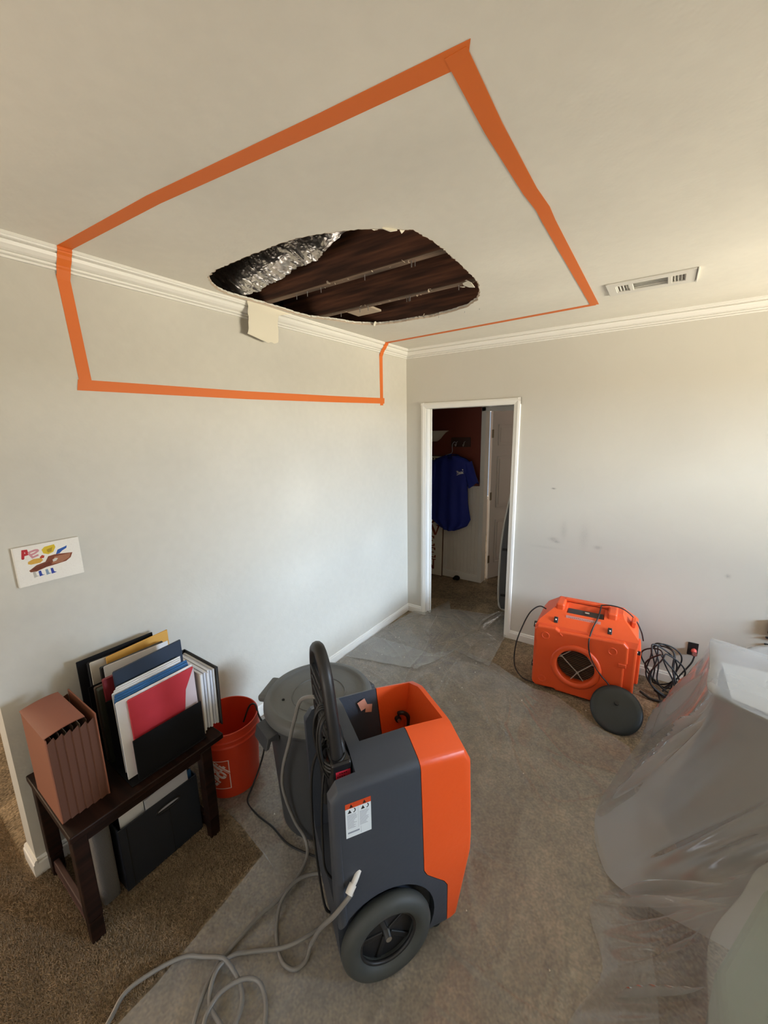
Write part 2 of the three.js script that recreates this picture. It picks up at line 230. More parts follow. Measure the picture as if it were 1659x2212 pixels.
{ // foil faced insulation between the first two joists
  const foil = M(new THREE.Color(0.62, 0.6, 0.57), 0.36, { metalness: 0.9, side: THREE.DoubleSide });
  const yb = [2.52, 2.475, 2.457, 2.451, 2.462, 2.476, 2.502, 2.497, 2.503, 2.545, 2.60], yl = (u) => { const f = u * 10, i = Math.min(9, Math.floor(f)), t = f - i; return yb[i] + (yb[i + 1] - yb[i]) * t; };
  const g = grid(130, 60, (u, v) => {
    const x = -0.1 + u * 0.95, y0 = yl(Math.min(1, u * 1.0)), cr = 0.016 * (fbm(u * 16 + v * 2.5, v * 2.2, 3) - 0.45) + 0.022 * Math.abs(vn(u * 46 + v * 9, v * 4) - 0.5) + 0.01 * Math.abs(vn(u * 90, v * 22) - 0.5) + 0.03 * (vn(u * 7, v * 2) - 0.5);
    return V(x, y0 + 0.2 * v + 0.01 * (vn(u * 30, 1) - 0.5), 1.735 + 0.035 * Math.sin(Math.min(1, v * 3) * Math.PI / 2) - 0.04 * v + cr * 1.3);
  });
  tag(mesh('foil_insulation', toCreasedNormals(g, 0.5), foil), 'crinkled silver foil insulation inside the ceiling hole', 'insulation');
  const bd = [[0.28, 1.33, 0.16, 0.09], [0.5, 1.02, 0.3, 0.07]];
  tag(mesh('broken_board', rb(0.24, 0.42, 2.478, 2.49, 0.98, 1.1, 0.002), scrapM), 'small broken brown board lying past the third joist', 'board');
}
const tornM = M(new THREE.Color(0.74, 0.69, 0.56), 0.85);
{ // torn ceiling paper hanging over the crown moulding
  const oL = [[2.44, 1.700], [2.41, 1.696], [2.39, 1.703], [2.36, 1.699], [2.33, 1.703], [2.30, 1.699], [2.276, 1.705]], oR = [[2.44, 1.38], [2.425, 1.44], [2.41, 1.485], [2.37, 1.497], [2.33, 1.497], [2.30, 1.494], [2.262, 1.497]];
  const at = (o, v) => { const f = v * (o.length - 1), i = Math.min(o.length - 2, Math.floor(f)), t = f - i; return [o[i][0] + (o[i + 1][0] - o[i][0]) * t, o[i][1] + (o[i + 1][1] - o[i][1]) * t]; };
  const f = (off) => (u, v) => {
    const a = at(oL, v), b = at(oR, v), y = a[0] + (b[0] - a[0]) * u, z = a[1] + (b[1] - a[1]) * u + 0.004 * (vn(v * 14, u * 3) - 0.5);
    const low = v > 0.97 ? 0.01 * (vn(u * 9, 4) - 0.5) + 0.012 * Math.sin(u * 3) : 0;
    return V(0.056 + off + 0.006 * Math.sin(v * 3) - 0.01 * v + 0.004 * Math.sin(u * 5 + v * 2), y - low, z);
  };
  tag(mesh('torn_paper', [grid(16, 24, f(0)), grid(16, 24, f(0.0025))], M(new THREE.Color(0.76, 0.70, 0.56), 0.85, { side: THREE.DoubleSide })), 'torn cream drywall flap hanging down over crown moulding', 'drywall flap');
}
{ // broken paper edge round the hole
  const k = holeFine.length, pts = [];
  const o = tag(mesh('broken_edge', grid(k, 2, (u, v) => { const i = Math.round(u * k) % k, p = holeFine[i], w = 0.002 + 0.006 * hash(i, 3) * (v ? 1 : 0.2); const cx = 0.62 - p[0], cz = 1.43 - p[1], l = Math.hypot(cx, cz); return V(p[0] + cx / l * w * v, H - 0.0012 + v * 0.011 * (0.4 + 0.6 * hash(i, 9)), p[1] + cz / l * w * v); }), M(new THREE.Color(0.5, 0.4, 0.3), 0.9, { side: THREE.DoubleSide })), 'ragged brown paper edge around the ceiling hole', 'drywall edge');
  [[1.08, 1.885, 0.03], [1.045, 1.91, 0.016], [1.12, 1.85, 0.02], [1.08, 1.19, 0.03], [1.04, 1.17, 0.014], [0.3, 0.88, 0.02], [0.75, 0.815, 0.012]].forEach(([x, z, s]) => mesh('paper_scrap', scrap(x, H + 0.006, z, s), tornM, o));
}
// orange tape: strips on ceiling, moulding and wall
const tp = (label, A, B, n) => tag(mesh('tape_strip', slab(A, B, n), tapeM), label, 'tape', 'orange tape strips');
const c3 = (p, y = H - 0.0002) => [p[0], y, p[1]];
tp('long orange tape strip on ceiling from crown moulding to the upper corner', [[0.037, 2.512], [0.629, 2.472], [1.244, 2.402], [1.585, 2.368]].map((p) => c3(p)), [[0.031, 2.468], [0.62, 2.428], [1.235, 2.357], [1.56, 2.324]].map((p) => c3(p)), [0, -1, 0]);
tp('orange tape strip on ceiling running past the hole towards the vent', [[1.574, 2.36], [1.565, 2.136], [1.563, 1.828], [1.570, 1.70], [1.566, 1.6], [1.561, 1.0], [1.556, 0.448]].map((p) => c3(p, H - 0.0009)), [[1.530, 2.36], [1.521, 2.13], [1.522, 1.82], [1.529, 1.70], [1.526, 1.6], [1.519, 1.0], [1.513, 0.455]].map((p) => c3(p, H - 0.0009)), [0, -1, 0]);
tp('orange tape strip on ceiling parallel to the back wall', [[1.54, 0.476], [0.8, 0.432], [0.06, 0.394]].map((p) => c3(p)), [[1.54, 0.436], [0.8, 0.392], [0.06, 0.352]].map((p) => c3(p)), [0, -1, 0]);
const overCrown = (z0, z1) => crownP.filter((p, i) => i > 0 && i < 15 && i !== 3 && i !== 6 && i !== 10).map(([x, y]) => [x + 0.0009, H + y - 0.0009]).reverse().map(([x, y], i, a) => [x, y, z0 + (z1 - z0) * i / (a.length - 1)]);
tp('orange tape strip over crown moulding at the left end of the outline', [[0.06, H - 0.001, 2.512], ...overCrown(2.512, 2.512), [0.0006, 2.34, 2.513]], [[0.06, H - 0.001, 2.466], ...overCrown(2.466, 2.468), [0.0006, 2.34, 2.47]], [0.7, -0.7, 0]);
tp('orange tape strip over crown moulding nearest the room corner', [[0.07, H - 0.0011, 0.398], ...overCrown(0.398, 0.412), [0.0006, 2.34, 0.414]], [[0.07, H - 0.0011, 0.352], ...overCrown(0.352, 0.368), [0.0006, 2.34, 0.37]], [0.7, -0.7, 0]);
tp('left upright orange tape strip on the left wall', [[0.0006, 2.355, 2.513], [0.0006, 1.965, 2.494]], [[0.0006, 2.355, 2.470], [0.0006, 1.965, 2.450]], [1, 0, 0]);
tp('right upright orange tape strip on the left wall, nearest room corner', [[0.0006, 2.355, 0.414], [0.0006, 1.958, 0.414]], [[0.0006, 2.355, 0.370], [0.0006, 1.960, 0.372]], [1, 0, 0]);
tp('horizontal orange tape strip along the left wall', [[0.0011, 1.978, 2.498], [0.0011, 1.985, 1.7], [0.0011, 2.0, 1.0], [0.0011, 2.018, 0.352]], [[0.0011, 1.936, 2.506], [0.0011, 1.942, 1.7], [0.0011, 1.957, 1.0], [0.0011, 1.974, 0.356]], [1, 0, 0]);
// ceiling register
{
  const t = thing('air_register', 'white ceiling air register with side louvres and a dark centre grille', 'air vent', [1.805, H, 0.685], 0);
  const wm = M(new THREE.Color(0.66, 0.64, 0.58), 0.5);
  mesh('frame', [rb(-0.18, 0.18, -0.008, 0, 0.055, 0.1, 0.003), rb(-0.18, 0.18, -0.008, 0, -0.1, -0.055, 0.003), rb(-0.18, -0.14, -0.008, 0, -0.06, 0.06, 0.003), rb(0.14, 0.18, -0.008, 0, -0.06, 0.06, 0.003), rb(-0.085, -0.068, -0.008, 0, -0.06, 0.06, 0.002), rb(0.072, 0.09, -0.008, 0, -0.06, 0.06, 0.002)], wm, t);
  for (let i = 0; i < 5; i++) mesh('blade', bx(-0.07, 0.074, -0.0007, 0.0007, -0.013, 0.013).rotateX(0.95).translate(0.0, 0.012, -0.05 + i * 0.0245), wm, t);
  for (let s = -1; s <= 1; s += 2) for (let i = 0; i < 4; i++) mesh('louvre', bx(-0.0008, 0.0008, -0.009, 0.009, -0.057, 0.057).rotateZ(s * 0.6).translate((s < 0 ? -0.133 : 0.096) + i * 0.0135, 0.004, 0), wm, t);
  mesh('duct_box', [bx(-0.15, 0.15, 0.3, 0.305, -0.065, 0.065), bx(-0.15, -0.145, 0.016, 0.3, -0.065, 0.065), bx(0.145, 0.15, 0.016, 0.3, -0.065, 0.065), bx(-0.15, 0.15, 0.016, 0.3, -0.065, -0.06), bx(-0.15, 0.15, 0.016, 0.3, 0.06, 0.065)], M(new THREE.Color(0.4, 0.4, 0.39), 0.5, { metalness: 0.6 }), t);
  mesh('end_tab', rb(0.182, 0.188, -0.012, 0, -0.1, 0.1, 0.002), wm, t);
}

// ---------------------------------------------------------------- hallway things
{
  const o = thing('wall_sconce', 'white half bowl wall sconce high on the dark red wall', 'sconce', [-0.29, 1.62, -1.06]);
  const g = lathe([[0.02, 0], [0.06, 0.003], [0.1, 0.03], [0.135, 0.07], [0.165, 0.1], [0.2, 0.118], [0.196, 0.122], [0.155, 0.105], [0.09, 0.04], [0.05, 0.01], [0.0, 0.01]], 40);
  const half = csg(g.toNonIndexed ? g : g, bx(-0.5, 0.5, -0.5, 0.5, 0.0, 0.5), INTERSECTION);
  mesh('bowl', half, M(new THREE.Color(0.72, 0.68, 0.56), 0.5), o); mesh('wall_plate', rb(-0.05, 0.05, 0.0, 0.1, -0.0, 0.012, 0.004), trimM, o);
}
{
  const o = thing('coat_rack', 'dark wooden hook rack on the red wall above the jersey', 'coat rack', [0.05, 1.62, -1.06]);
  const dm = M(new THREE.Color(0.05, 0.018, 0.012), 0.6);
  mesh('board', rb(-0.1, 0.13, -0.06, 0.045, 0, 0.018, 0.004), dm, o);
  for (const x of [-0.02, 0.07]) mesh('hook', tube([[x, 0.0, 0.018], [x, -0.01, 0.045], [x, -0.04, 0.055], [x, -0.05, 0.07], [x, -0.03, 0.08]], 0.004, 24, 8), steelM, o);
}
{ // blue jersey on a hanger
  const o = thing('jersey', 'royal blue short sleeved jersey on a hanger in the hallway', 'jersey', [0.005, 0, -0.95]);
  const jm = M(new THREE.Color(0.008, 0.02, 0.22), 0.75, { sheen: 0.3, side: THREE.DoubleSide });
  const Ls = [[1.47, -0.075], [1.44, -0.17], [1.40, -0.235], [1.3, -0.245], [1.15, -0.238], [0.95, -0.25], [0.74, -0.268], [0.70, -0.2], [0.64, -0.12]], Rs = [[1.47, 0.075], [1.44, 0.17], [1.40, 0.225], [1.3, 0.22], [1.15, 0.19], [0.95, 0.205], [0.76, 0.24], [0.68, 0.2], [0.63, 0.1]];
  const at = (o, v) => { const f = v * (o.length - 1), i = Math.min(o.length - 2, Math.floor(f)), t = f - i; return [o[i][0] + (o[i + 1][0] - o[i][0]) * t, o[i][1] + (o[i + 1][1] - o[i][1]) * t]; };
  const torso = (s) => (u, v) => { const a = at(Ls, v), b = at(Rs, v), e = Math.sin(Math.PI * u) ** 0.6; const neck = v < 0.13 ? 0.055 * Math.max(0, 1 - ((u - 0.5) / 0.22) ** 2) * (1 - v / 0.13) * (s > 0 ? 1 : 0.4) : 0; return V(a[1] + (b[1] - a[1]) * u, a[0] + (b[0] - a[0]) * u - neck - (v > 0.95 ? 0.02 * Math.sin(Math.PI * u) : 0), s * (0.012 + 0.045 * e) + 0.012 * Math.sin(u * 22 + v * 2) * v * s + 0.01 * (vn(u * 8, v * 9) - 0.5)); };
  mesh('torso', [grid(30, 36, torso(1)), grid(30, 36, torso(-1))], jm, o);
  for (const sd of [-1, 1]) mesh('sleeve', grid(24, 14, (u, v) => { const a = u * Math.PI * 2, cx = sd * (0.2 + 0.075 * v), cy = 1.39 - 0.24 * v, w = 0.055 + 0.012 * v; return V(cx + Math.cos(a) * w * 0.9 - sd * 0.012, cy + Math.cos(a) * sd * w * 0.45 + 0.012 * v * Math.sin(a * 3), 0.005 + Math.sin(a) * (0.03 + 0.02 * v) + 0.005 * Math.sin(a * 5 + v * 4)); }), jm, o);
  mesh('collar', tube([[-0.08, 1.468, 0], [-0.06, 1.445, 0.04], [0, 1.418, 0.055], [0.06, 1.445, 0.04], [0.08, 1.468, 0], [0.05, 1.475, -0.025], [-0.05, 1.475, -0.025]], 0.006, 50, 8, true), jm, o);
  mesh('hanger', tube([[0.03, 1.585, 0], [0.05, 1.6, 0], [0.03, 1.62, 0], [0.005, 1.59, 0], [0.0, 1.5, 0], [-0.06, 1.475, 0], [-0.15, 1.435, 0.0]], 0.004, 40, 8), M(new THREE.Color(0.25, 0.25, 0.28), 0.4), o);
  const lt = canvasTex(256, 160, (g, w, h) => { g.clearRect(0, 0, w, h); g.strokeStyle = '#e8e8ea'; g.fillStyle = '#e8e8ea'; g.lineWidth = 9; g.lineCap = 'round'; g.save(); g.translate(30, 118); g.rotate(-0.16); g.beginPath(); g.moveTo(6, -52); g.quadraticCurveTo(40, -66, 58, -44); g.quadraticCurveTo(40, -24, 22, -26); g.moveTo(34, -56); g.lineTo(22, 0); for (let i = 0; i < 5; i++) { g.moveTo(62 + i * 26, -30); g.quadraticCurveTo(50 + i * 26, 4, 66 + i * 26, -2); g.quadraticCurveTo(80 + i * 26, -12, 82 + i * 26, -32); } g.stroke(); g.beginPath(); g.moveTo(10, 24); g.quadraticCurveTo(110, 2, 190, 12); g.stroke(); g.restore(); g.beginPath(); g.arc(196, 26, 14, 0, 7); g.fill(); });
  mesh('chest_logo', grid(8, 5, (u, v) => V(0.075 + u * 0.11, 1.25 + v * 0.085, 0.066 - 0.006 * u)), M(0xffffff, 0.7, { map: lt, transparent: true, alphaTest: 0.5 }), o).userData.label = 'white script logo';
}
{ // tall holiday sign leaning against the wainscot
  const tex = canvasTex(256, 1536, (g, w, h) => {
    g.fillStyle = '#ded6c6'; g.fillRect(0, 0, w, h); g.fillStyle = '#5a2a16'; g.textAlign = 'center'; g.font = 'bold 58px serif'; 'HAPPY'.split('').forEach((ch, i) => { g.save(); g.translate(40 + i * 44, 70 - 10 * Math.sin(i / 4 * Math.PI)); g.rotate((i - 2) * 0.09); g.fillText(ch, 0, 0); g.restore(); });
    g.fillStyle = '#7a3417'; g.font = 'bold 190px serif'; 'HALLOWEEN'.split('').forEach((ch, i) => g.fillText(ch, w / 2 + (i % 2 ? 8 : -6), 245 + i * 152));
    g.fillStyle = '#8d8474'; for (let i = 0; i < 40; i++) g.fillRect(hash(i, 1) * w, hash(i, 2) * h, 3 + 6 * hash(i, 4), 2);
  });
  const o = thing('holiday_sign', 'tall white wooden sign with brown letters leaning in the hallway', 'sign', [-0.295, 0, -1.0]);
  o.rotation.x = -0.035;
  mesh('board', rb(-0.17, 0.17, 0.0, 1.46, -0.02, 0, 0.006), M(new THREE.Color(0.12, 0.06, 0.035), 0.7), o);
  const f = new THREE.PlaneGeometry(0.325, 1.44); f.translate(0, 0.73, 0.0012); mesh('printed_face', f, M(0xffffff, 0.75, { map: tex }), o).userData.label = 'white face with brown painted letters';
}
tag(mesh('door_stop', mergeGeometries([new THREE.SphereGeometry(0.034, 20, 14).scale(1.1, 0.85, 0.9).translate(0.076, 0.03, -0.99).toNonIndexed(), new THREE.SphereGeometry(0.018, 14, 10).translate(0.045, 0.018, -0.985).toNonIndexed()]), blackMattM), 'small black rounded object on the hallway carpet by the baseboard', 'door stop');
{ // ironing board standing inside the doorway
  const o = thing('ironing_board', 'grey mesh ironing board standing on end behind the doorway', 'ironing board', [0.95, 0.0, -0.5]);
  const out = []; for (let i = 0; i <= 20; i++) { const a = Math.PI * i / 20; out.push([Math.cos(a) * 0.1 * 1, 1.28 + Math.sin(a) * 0.1]); }
  const outline = [[0.19, 0.1], [0.19, 0.62], [0.165, 0.9], [0.13, 1.12], ...out, [-0.13, 1.12], [-0.165, 0.9], [-0.19, 0.62], [-0.19, 0.1], [-0.17, 0.03], [0.17, 0.03]];
  mesh('mesh_deck', ext(outline, 0.012, 0.004), M(new THREE.Color(0.10, 0.10, 0.10), 0.6, { metalness: 0.3, bumpMap: peel, bumpScale: 0.002 }), o);
  mesh('rim', tube(outline.map(([x, y]) => [x * 1.02, y, 0.0]), 0.011, 160, 8, true), M(new THREE.Color(0.5, 0.47, 0.42), 0.7), o);
  mesh('leg_tube', tube([[-0.09, 0.1, 0.03], [-0.09, 0.9, 0.03], [0, 1.0, 0.03], [0.09, 0.9, 0.03], [0.09, 0.1, 0.03]], 0.009, 60, 8), blackM, o);
  for (const y of [0.16, 0.62]) mesh('cross_bar', rb(-0.18, 0.18, y, y + 0.025, 0.012, 0.024, 0.004), blackM, o);
  o.rotation.y = 0.2;
}

// ---------------------------------------------------------------- plastic sheeting on the floor
function ridge(x, z, s) { const n = vn(x * s + 3.1, z * s + 7.7), r = 1 - Math.abs(2 * n - 1); return r * r * r * r; }
const folds = []; for (let i = 0; i < 60; i++) { const x = rr(0.1, 2.0), z = rr(-0.2, 2.9), a = rr(0, Math.PI), l = rr(0.12, 0.5); folds.push([x, z, Math.cos(a), Math.sin(a), l, rr(0.005, 0.012), rr(0.005, 0.012)]); }
folds.push([0.66, 0.25, 0.35, -0.94, 0.3, 0.01, 0.014], [0.68, 0.62, 0.3, -0.95, 0.35, 0.008, 0.012], [1.85, 1.12, 1, 0.05, 0.3, 0.009, 0.014], [1.0, 0.9, 0.8, 0.6, 0.4, 0.008, 0.012], [1.55, 1.0, 0.75, 0.66, 0.5, 0.008, 0.012]);
function creases(x, z) { let y = 0; for (const [a, b, c, d, l, h, w] of folds) { const dx = x - a, dz = z - b, u = dx * c + dz * d, v = -dx * d + dz * c + 0.02 * Math.sin(u * 9 + a * 7); if (Math.abs(u) < l && Math.abs(v) < 3 * w) y += h * Math.exp(-((v / w) ** 2)) * (1 - (u / l) ** 2); } return y; }
function sheetY(x, z, k) { return 0.0035 + creases(x, z) + 0.007 * ridge(x + k, z * 0.7, 4.5) + 0.008 * ridge(z * 0.4 + k, x, 7) + 0.003 * fbm(x * 6 + k, z * 6, 3) + 0.006 * ridge((x + z) * 0.6, (x - z) * 1.6 + k, 2.6); }
const poly = (pts, t) => { let L = 0; const d = []; for (let i = 1; i < pts.length; i++) { const l = Math.hypot(pts[i][0] - pts[i - 1][0], pts[i][1] - pts[i - 1][1]); d.push(l); L += l; } let s = t * L; for (let i = 0; i < d.length; i++) { if (s <= d[i] || i === d.length - 1) { const k = Math.min(1, s / (d[i] || 1)); return [pts[i][0] + (pts[i + 1][0] - pts[i][0]) * k, pts[i][1] + (pts[i + 1][1] - pts[i][1]) * k]; } s -= d[i]; } };
function floorSheet(label, bottom, top, left, right, nu, nv, k, lift) {   // Coons patch; bottom,top run left to right; left,right run bottom to top
  const g = grid(nu, nv, (u, v) => {
    const b = poly(bottom, u), t = poly(top, u), l = poly(left, v), r = poly(right, v), c00 = bottom[0], c10 = bottom[bottom.length - 1], c01 = top[0], c11 = top[top.length - 1];
    const q = (i) => (1 - v) * b[i] + v * t[i] + (1 - u) * l[i] + u * r[i] - ((1 - u) * (1 - v) * c00[i] + u * (1 - v) * c10[i] + (1 - u) * v * c01[i] + u * v * c11[i]);
    const x = q(0), z = q(1); return V(x, sheetY(x, z, k) + lift, z);
  });
  return tag(mesh('plastic_sheet', g, sheetM), label, 'plastic sheet');
}
floorSheet('clear wrinkled plastic sheet covering the middle of the carpet', [[0.753, 2.95], [1.3, 3.05], [2.1, 3.0]], [[0.03, 0.62], [0.6, 0.6], [0.73, 0.42], [1.06, 0.46], [1.355, 0.60], [1.522, 0.61], [1.751, 0.74], [1.95, 0.85]], [[0.753, 2.95], [0.758, 2.824], [0.749, 2.657], [0.712, 2.349], [0.5, 2.33], [0.15, 2.33], [0.03, 2.3], [0.03, 0.62]], [[2.1, 3.0], [2.1, 2.0], [1.95, 0.85]], 240, 300, 0.3, 0);
floorSheet('clear plastic sheet laid from the corner through the doorway', [[0.03, 1.0], [0.6, 0.86], [0.73, 0.47], [1.03, 0.53]], [[0.08, 0.02], [0.21, 0.0], [0.26, -0.4], [0.37, -0.2], [0.73, -0.31], [0.77, -0.42], [0.955, -0.40]], [[0.03, 1.0], [0.03, 0.4], [0.08, 0.02]], [[1.03, 0.53], [0.99, 0.0], [0.955, -0.40]], 120, 130, 5.3, 0.006);

{ // crumbs of drywall fallen on the sheeting and carpet
  const cs = []; for (let i = 0; i < 70; i++) { const near = i < 40, x = near ? rr(0.15, 1.0) : rr(0.3, 1.9), z = near ? rr(0.5, 1.7) : rr(0.1, 2.3), q = rr(0.002, 0.0065); cs.push(new THREE.TetrahedronGeometry(q, 0).rotateX(rr(0, 6)).rotateY(rr(0, 6)).translate(x, sheetY(x, z, 0.3) + q * 0.4 + (z < 0.9 && x < 1 ? 0.012 : 0), z)); }
  tag(mesh('drywall_crumbs', cs, M(new THREE.Color(0.6, 0.54, 0.44), 0.9)), 'tiny pale drywall crumbs scattered over the plastic floor sheets', 'debris', null, 'stuff');
}
// ---------------------------------------------------------------- canvas painting on the left wall
{
  const tex = canvasTex(512, 384, (g, w, h) => {
    g.fillStyle = '#e9e4da'; g.fillRect(0, 0, w, h);
    const blob = (c, pts, jag = 6) => { g.fillStyle = c; g.beginPath(); pts.forEach(([x, y], i) => { const X = x + (hash(i, Math.round(y)) - 0.5) * jag, Y = y + (hash(i + 5, Math.round(x)) - 0.5) * jag; i ? g.lineTo(X, Y) : g.moveTo(X, Y); }); g.closePath(); g.fill(); };
    g.lineWidth = 22; g.lineCap = 'round'; g.strokeStyle = '#b3262c'; g.beginPath(); g.moveTo(60, 108); g.lineTo(70, 38); g.lineTo(92, 40); g.lineTo(96, 70); g.moveTo(66, 78); g.lineTo(100, 74); g.stroke();
    g.strokeStyle = '#c98b90'; g.lineWidth = 18; g.beginPath(); g.moveTo(110, 74); g.lineTo(130, 116); g.lineTo(170, 104); g.moveTo(112, 62); g.quadraticCurveTo(180, 40, 178, 62); g.quadraticCurveTo(150, 84, 130, 86); g.stroke();
    blob('#d3b52c', [[205, 60], [230, 38], [310, 30], [318, 60], [290, 100], [250, 118], [215, 98]]); blob('#a98a1c', [[240, 66], [290, 56], [280, 92], [250, 100]]);
    blob('#1f4f9c', [[312, 130], [330, 90], [380, 72], [410, 66], [400, 86], [360, 108], [340, 132]]);
    blob('#d0a040', [[88, 148], [130, 132], [190, 136], [206, 158], [180, 180], [110, 184], [90, 170]]); blob('#b23a22', [[180, 128], [200, 112], [222, 124], [212, 142], [190, 142]]);
    blob('#7a3f26', [[90, 236], [140, 196], [220, 180], [250, 138], [290, 124], [340, 140], [440, 150], [430, 198], [380, 222], [300, 232], [220, 244], [140, 262], [96, 256]], 16); blob('#a06a4e', [[300, 150], [430, 152], [420, 190], [340, 220], [260, 226]], 18); blob('#6b2f1a', [[110, 232], [250, 190], [260, 222], [140, 250]], 14); blob('#cfcabf', [[272, 180], [300, 164], [318, 172], [300, 196], [276, 200]]);
    for (const [x, c] of [[110, '#b9b4a8'], [152, '#2a3f93'], [205, '#7f93a8'], [246, '#2b3c94']]) blob(c, [[x, 262], [x + 22, 258], [x + 26, 300], [x + 46, 310], [x + 4, 318]]);
    for (let i = 0; i < 900; i++) { g.fillStyle = i % 2 ? 'rgba(255,255,255,0.10)' : 'rgba(90,70,40,0.07)'; g.fillRect(hash(i, 1) * w, hash(i, 2) * h, 2 + 14 * hash(i, 3), 2); }
  });
  const o = thing('canvas_painting', 'small white canvas with a childlike painted animal on left wall', 'painting', [0, 1.205, 2.695]);
  mesh('canvas', rb(0.001, 0.019, 0, 0.153, -0.103, 0.103, 0.002), M(new THREE.Color(0.72, 0.69, 0.62), 0.8), o);
  const f = new THREE.PlaneGeometry(0.203, 0.151); f.rotateY(Math.PI / 2); f.translate(0.0194, 0.0765, 0); mesh('painted_face', f, M(0xffffff, 0.75, { map: tex, bumpMap: peel, bumpScale: 0.0008 }), o).userData.label = 'painted letters and brown animal';
}

// ---------------------------------------------------------------- wooden stand with files
{
  const o = thing('side_table', 'small dark wooden side table against the left wall', 'table', [0, 0, 0]);
  mesh('table_top', mUV(rb(0.03, 0.475, 0.445, 0.47, 2.335, 2.898, 0.005)), darkWoodM, o);
  for (const [x, z] of [[0.425, 2.848], [0.43, 2.395], [0.035, 2.845], [0.035, 2.395]]) {
    const lg = mesh('leg', mUV(rb(x, x + 0.045, 0.1, 0.446, z, z + 0.045, 0.004)), darkWoodM, o);
    mesh('foot', mUV(ext([[-0.0225, 0], [0.0225, 0], [0.0225, 0], [0.0225, 0.0]].slice(0, 2).concat([[0.016, -0.1], [-0.016, -0.1]]), 0.036, 0.003).translate(x + 0.0225, 0.1, z + 0.0045)), darkWoodM, lg);
  }
  mesh('apron', mUV(rb(0.435, 0.46, 0.408, 0.446, 2.43, 2.86, 0.003)), darkWoodM, o);
  mesh('apron', mUV(rb(0.06, 0.44, 0.408, 0.446, 2.86, 2.885, 0.003)), darkWoodM, o);
  mesh('apron', mUV(rb(0.06, 0.44, 0.408, 0.446, 2.40, 2.425, 0.003)), darkWoodM, o);
  mesh('apron', mUV(rb(0.04, 0.06, 0.408, 0.446, 2.43, 2.86, 0.003)), darkWoodM, o);
  mesh('stretcher', mUV(rb(0.07, 0.43, 0.02, 0.075, 2.862, 2.882, 0.004)), M(new THREE.Color(0.14, 0.06, 0.045), 0.6, { map: woodCol }), o).userData.label = 'reddish brown lower rail';
  mesh('stretcher', mUV(rb(0.07, 0.43, 0.02, 0.075, 2.405, 2.425, 0.004)), darkWoodM, o);
}
{ // brown accordion file
  const bm = M(new THREE.Color(0.25, 0.088, 0.045), 0.65), bm2 = M(new THREE.Color(0.13, 0.05, 0.027), 0.7), im = M(new THREE.Color(0.10, 0.055, 0.035), 0.8);
  const o = thing('accordion_file', 'worn brown expanding file with a flap on the table top', 'file', [0.27, 0.4705, 2.82]);
  mesh('cover', rb(-0.125, 0.125, 0, 0.325, 0.066, 0.071, 0.002), bm, o); mesh('cover', rb(-0.125, 0.125, 0, 0.335, -0.075, -0.07, 0.002), bm, o);
  const zig = []; for (let i = 0; i <= 12; i++) zig.push([0.066 - (Math.floor(i / 2) + (i % 2 ? 0.86 : 0)) * 0.0226, (i % 2 ? 0.006 : 0)]);
  for (const s of [1, -1]) { const A = zig.map(([z, d]) => [s * (0.123 - d), 0.0, z]), B = zig.map(([z, d]) => [s * (0.123 - d), 0.31 + 0.01 * (d > 0 ? 1 : 0), z]); mesh('gusset', slab(A, B, [s, 0, 0], 0.0015), bm2, o); }
  for (let i = 0; i < 6; i++) mesh('divider', rb(-0.1, 0.1, 0.004, 0.3 + 0.016 * rnd(), 0.048 - i * 0.02, 0.0495 - i * 0.02, 0.0005, 1), i % 2 ? im : M(new THREE.Color(0.5, 0.42, 0.34), 0.8), o);
  mesh('bottom', rb(-0.12, 0.12, 0, 0.004, -0.07, 0.066, 0.001), bm2, o);
  const fl = grid(8, 14, (u, v) => V(-0.128 + u * 0.256, 0.327 + 0.012 * Math.sin(v * 2.2) + 0.006 * u, 0.073 - v * 0.115));
  mesh('flap', [fl, fl.clone().translate(0, 0.0022, 0)], M(new THREE.Color(0.27, 0.088, 0.05), 0.55, { side: THREE.DoubleSide }), o).userData.label = 'reddish brown folded flap';
}
const card = (name, label, cat, x, y1, z0, z1, m, o2 = {}) => {  // upright sheet or folder standing on the table, facing +x
  const t = thing(name, label, cat, [x, o2.y0 ?? 0.4775, (z0 + z1) / 2], 0, 'papers and folders in the desk file'), w = (z1 - z0) / 2, h = y1 - (o2.y0 ?? 0.4775), th = o2.t ?? 0.004;
  t.rotation.z = o2.lean ?? 0.06;
  const dip = o2.dip ?? 0.0;
  mesh(o2.part ?? 'sheet', ext([[-w, 0], [w, 0], [w, h - dip], [w - 0.004, h - dip], [-w + 0.004, h], [-w, h - 0.004]], th, Math.min(0.0012, th / 3), 1).rotateY(Math.PI / 2).translate(0, 0, 0), m, t);
  return t;
};
{
  const o = thing('desk_file', 'black desktop file sorter holding folders on the table', 'file sorter', [0, 0.4705, 0]);
  mesh('base', rb(0.07, 0.44, 0, 0.006, 2.39, 2.69, 0.002), blackMattM, o);
  mesh('front_panel', rb(0.426, 0.432, 0.005, 0.175, 2.392, 2.662, 0.002), blackMattM, o);
  mesh('back_panel', rb(0.068, 0.074, 0.005, 0.39, 2.392, 2.69, 0.002), blackMattM, o);
  for (const x of [0.14, 0.2, 0.3]) mesh('divider', rb(x, x + 0.004, 0.005, 0.3, 2.40, 2.685, 0.001), blackMattM, o);
}
const navyM = M(new THREE.Color(0.018, 0.032, 0.06), 0.6), blueM = M(new THREE.Color(0.03, 0.13, 0.32), 0.6), redPM = M(new THREE.Color(0.52, 0.03, 0.045), 0.6), yelM = M(new THREE.Color(0.68, 0.36, 0.07), 0.7), cream = M(new THREE.Color(0.55, 0.5, 0.42), 0.8);
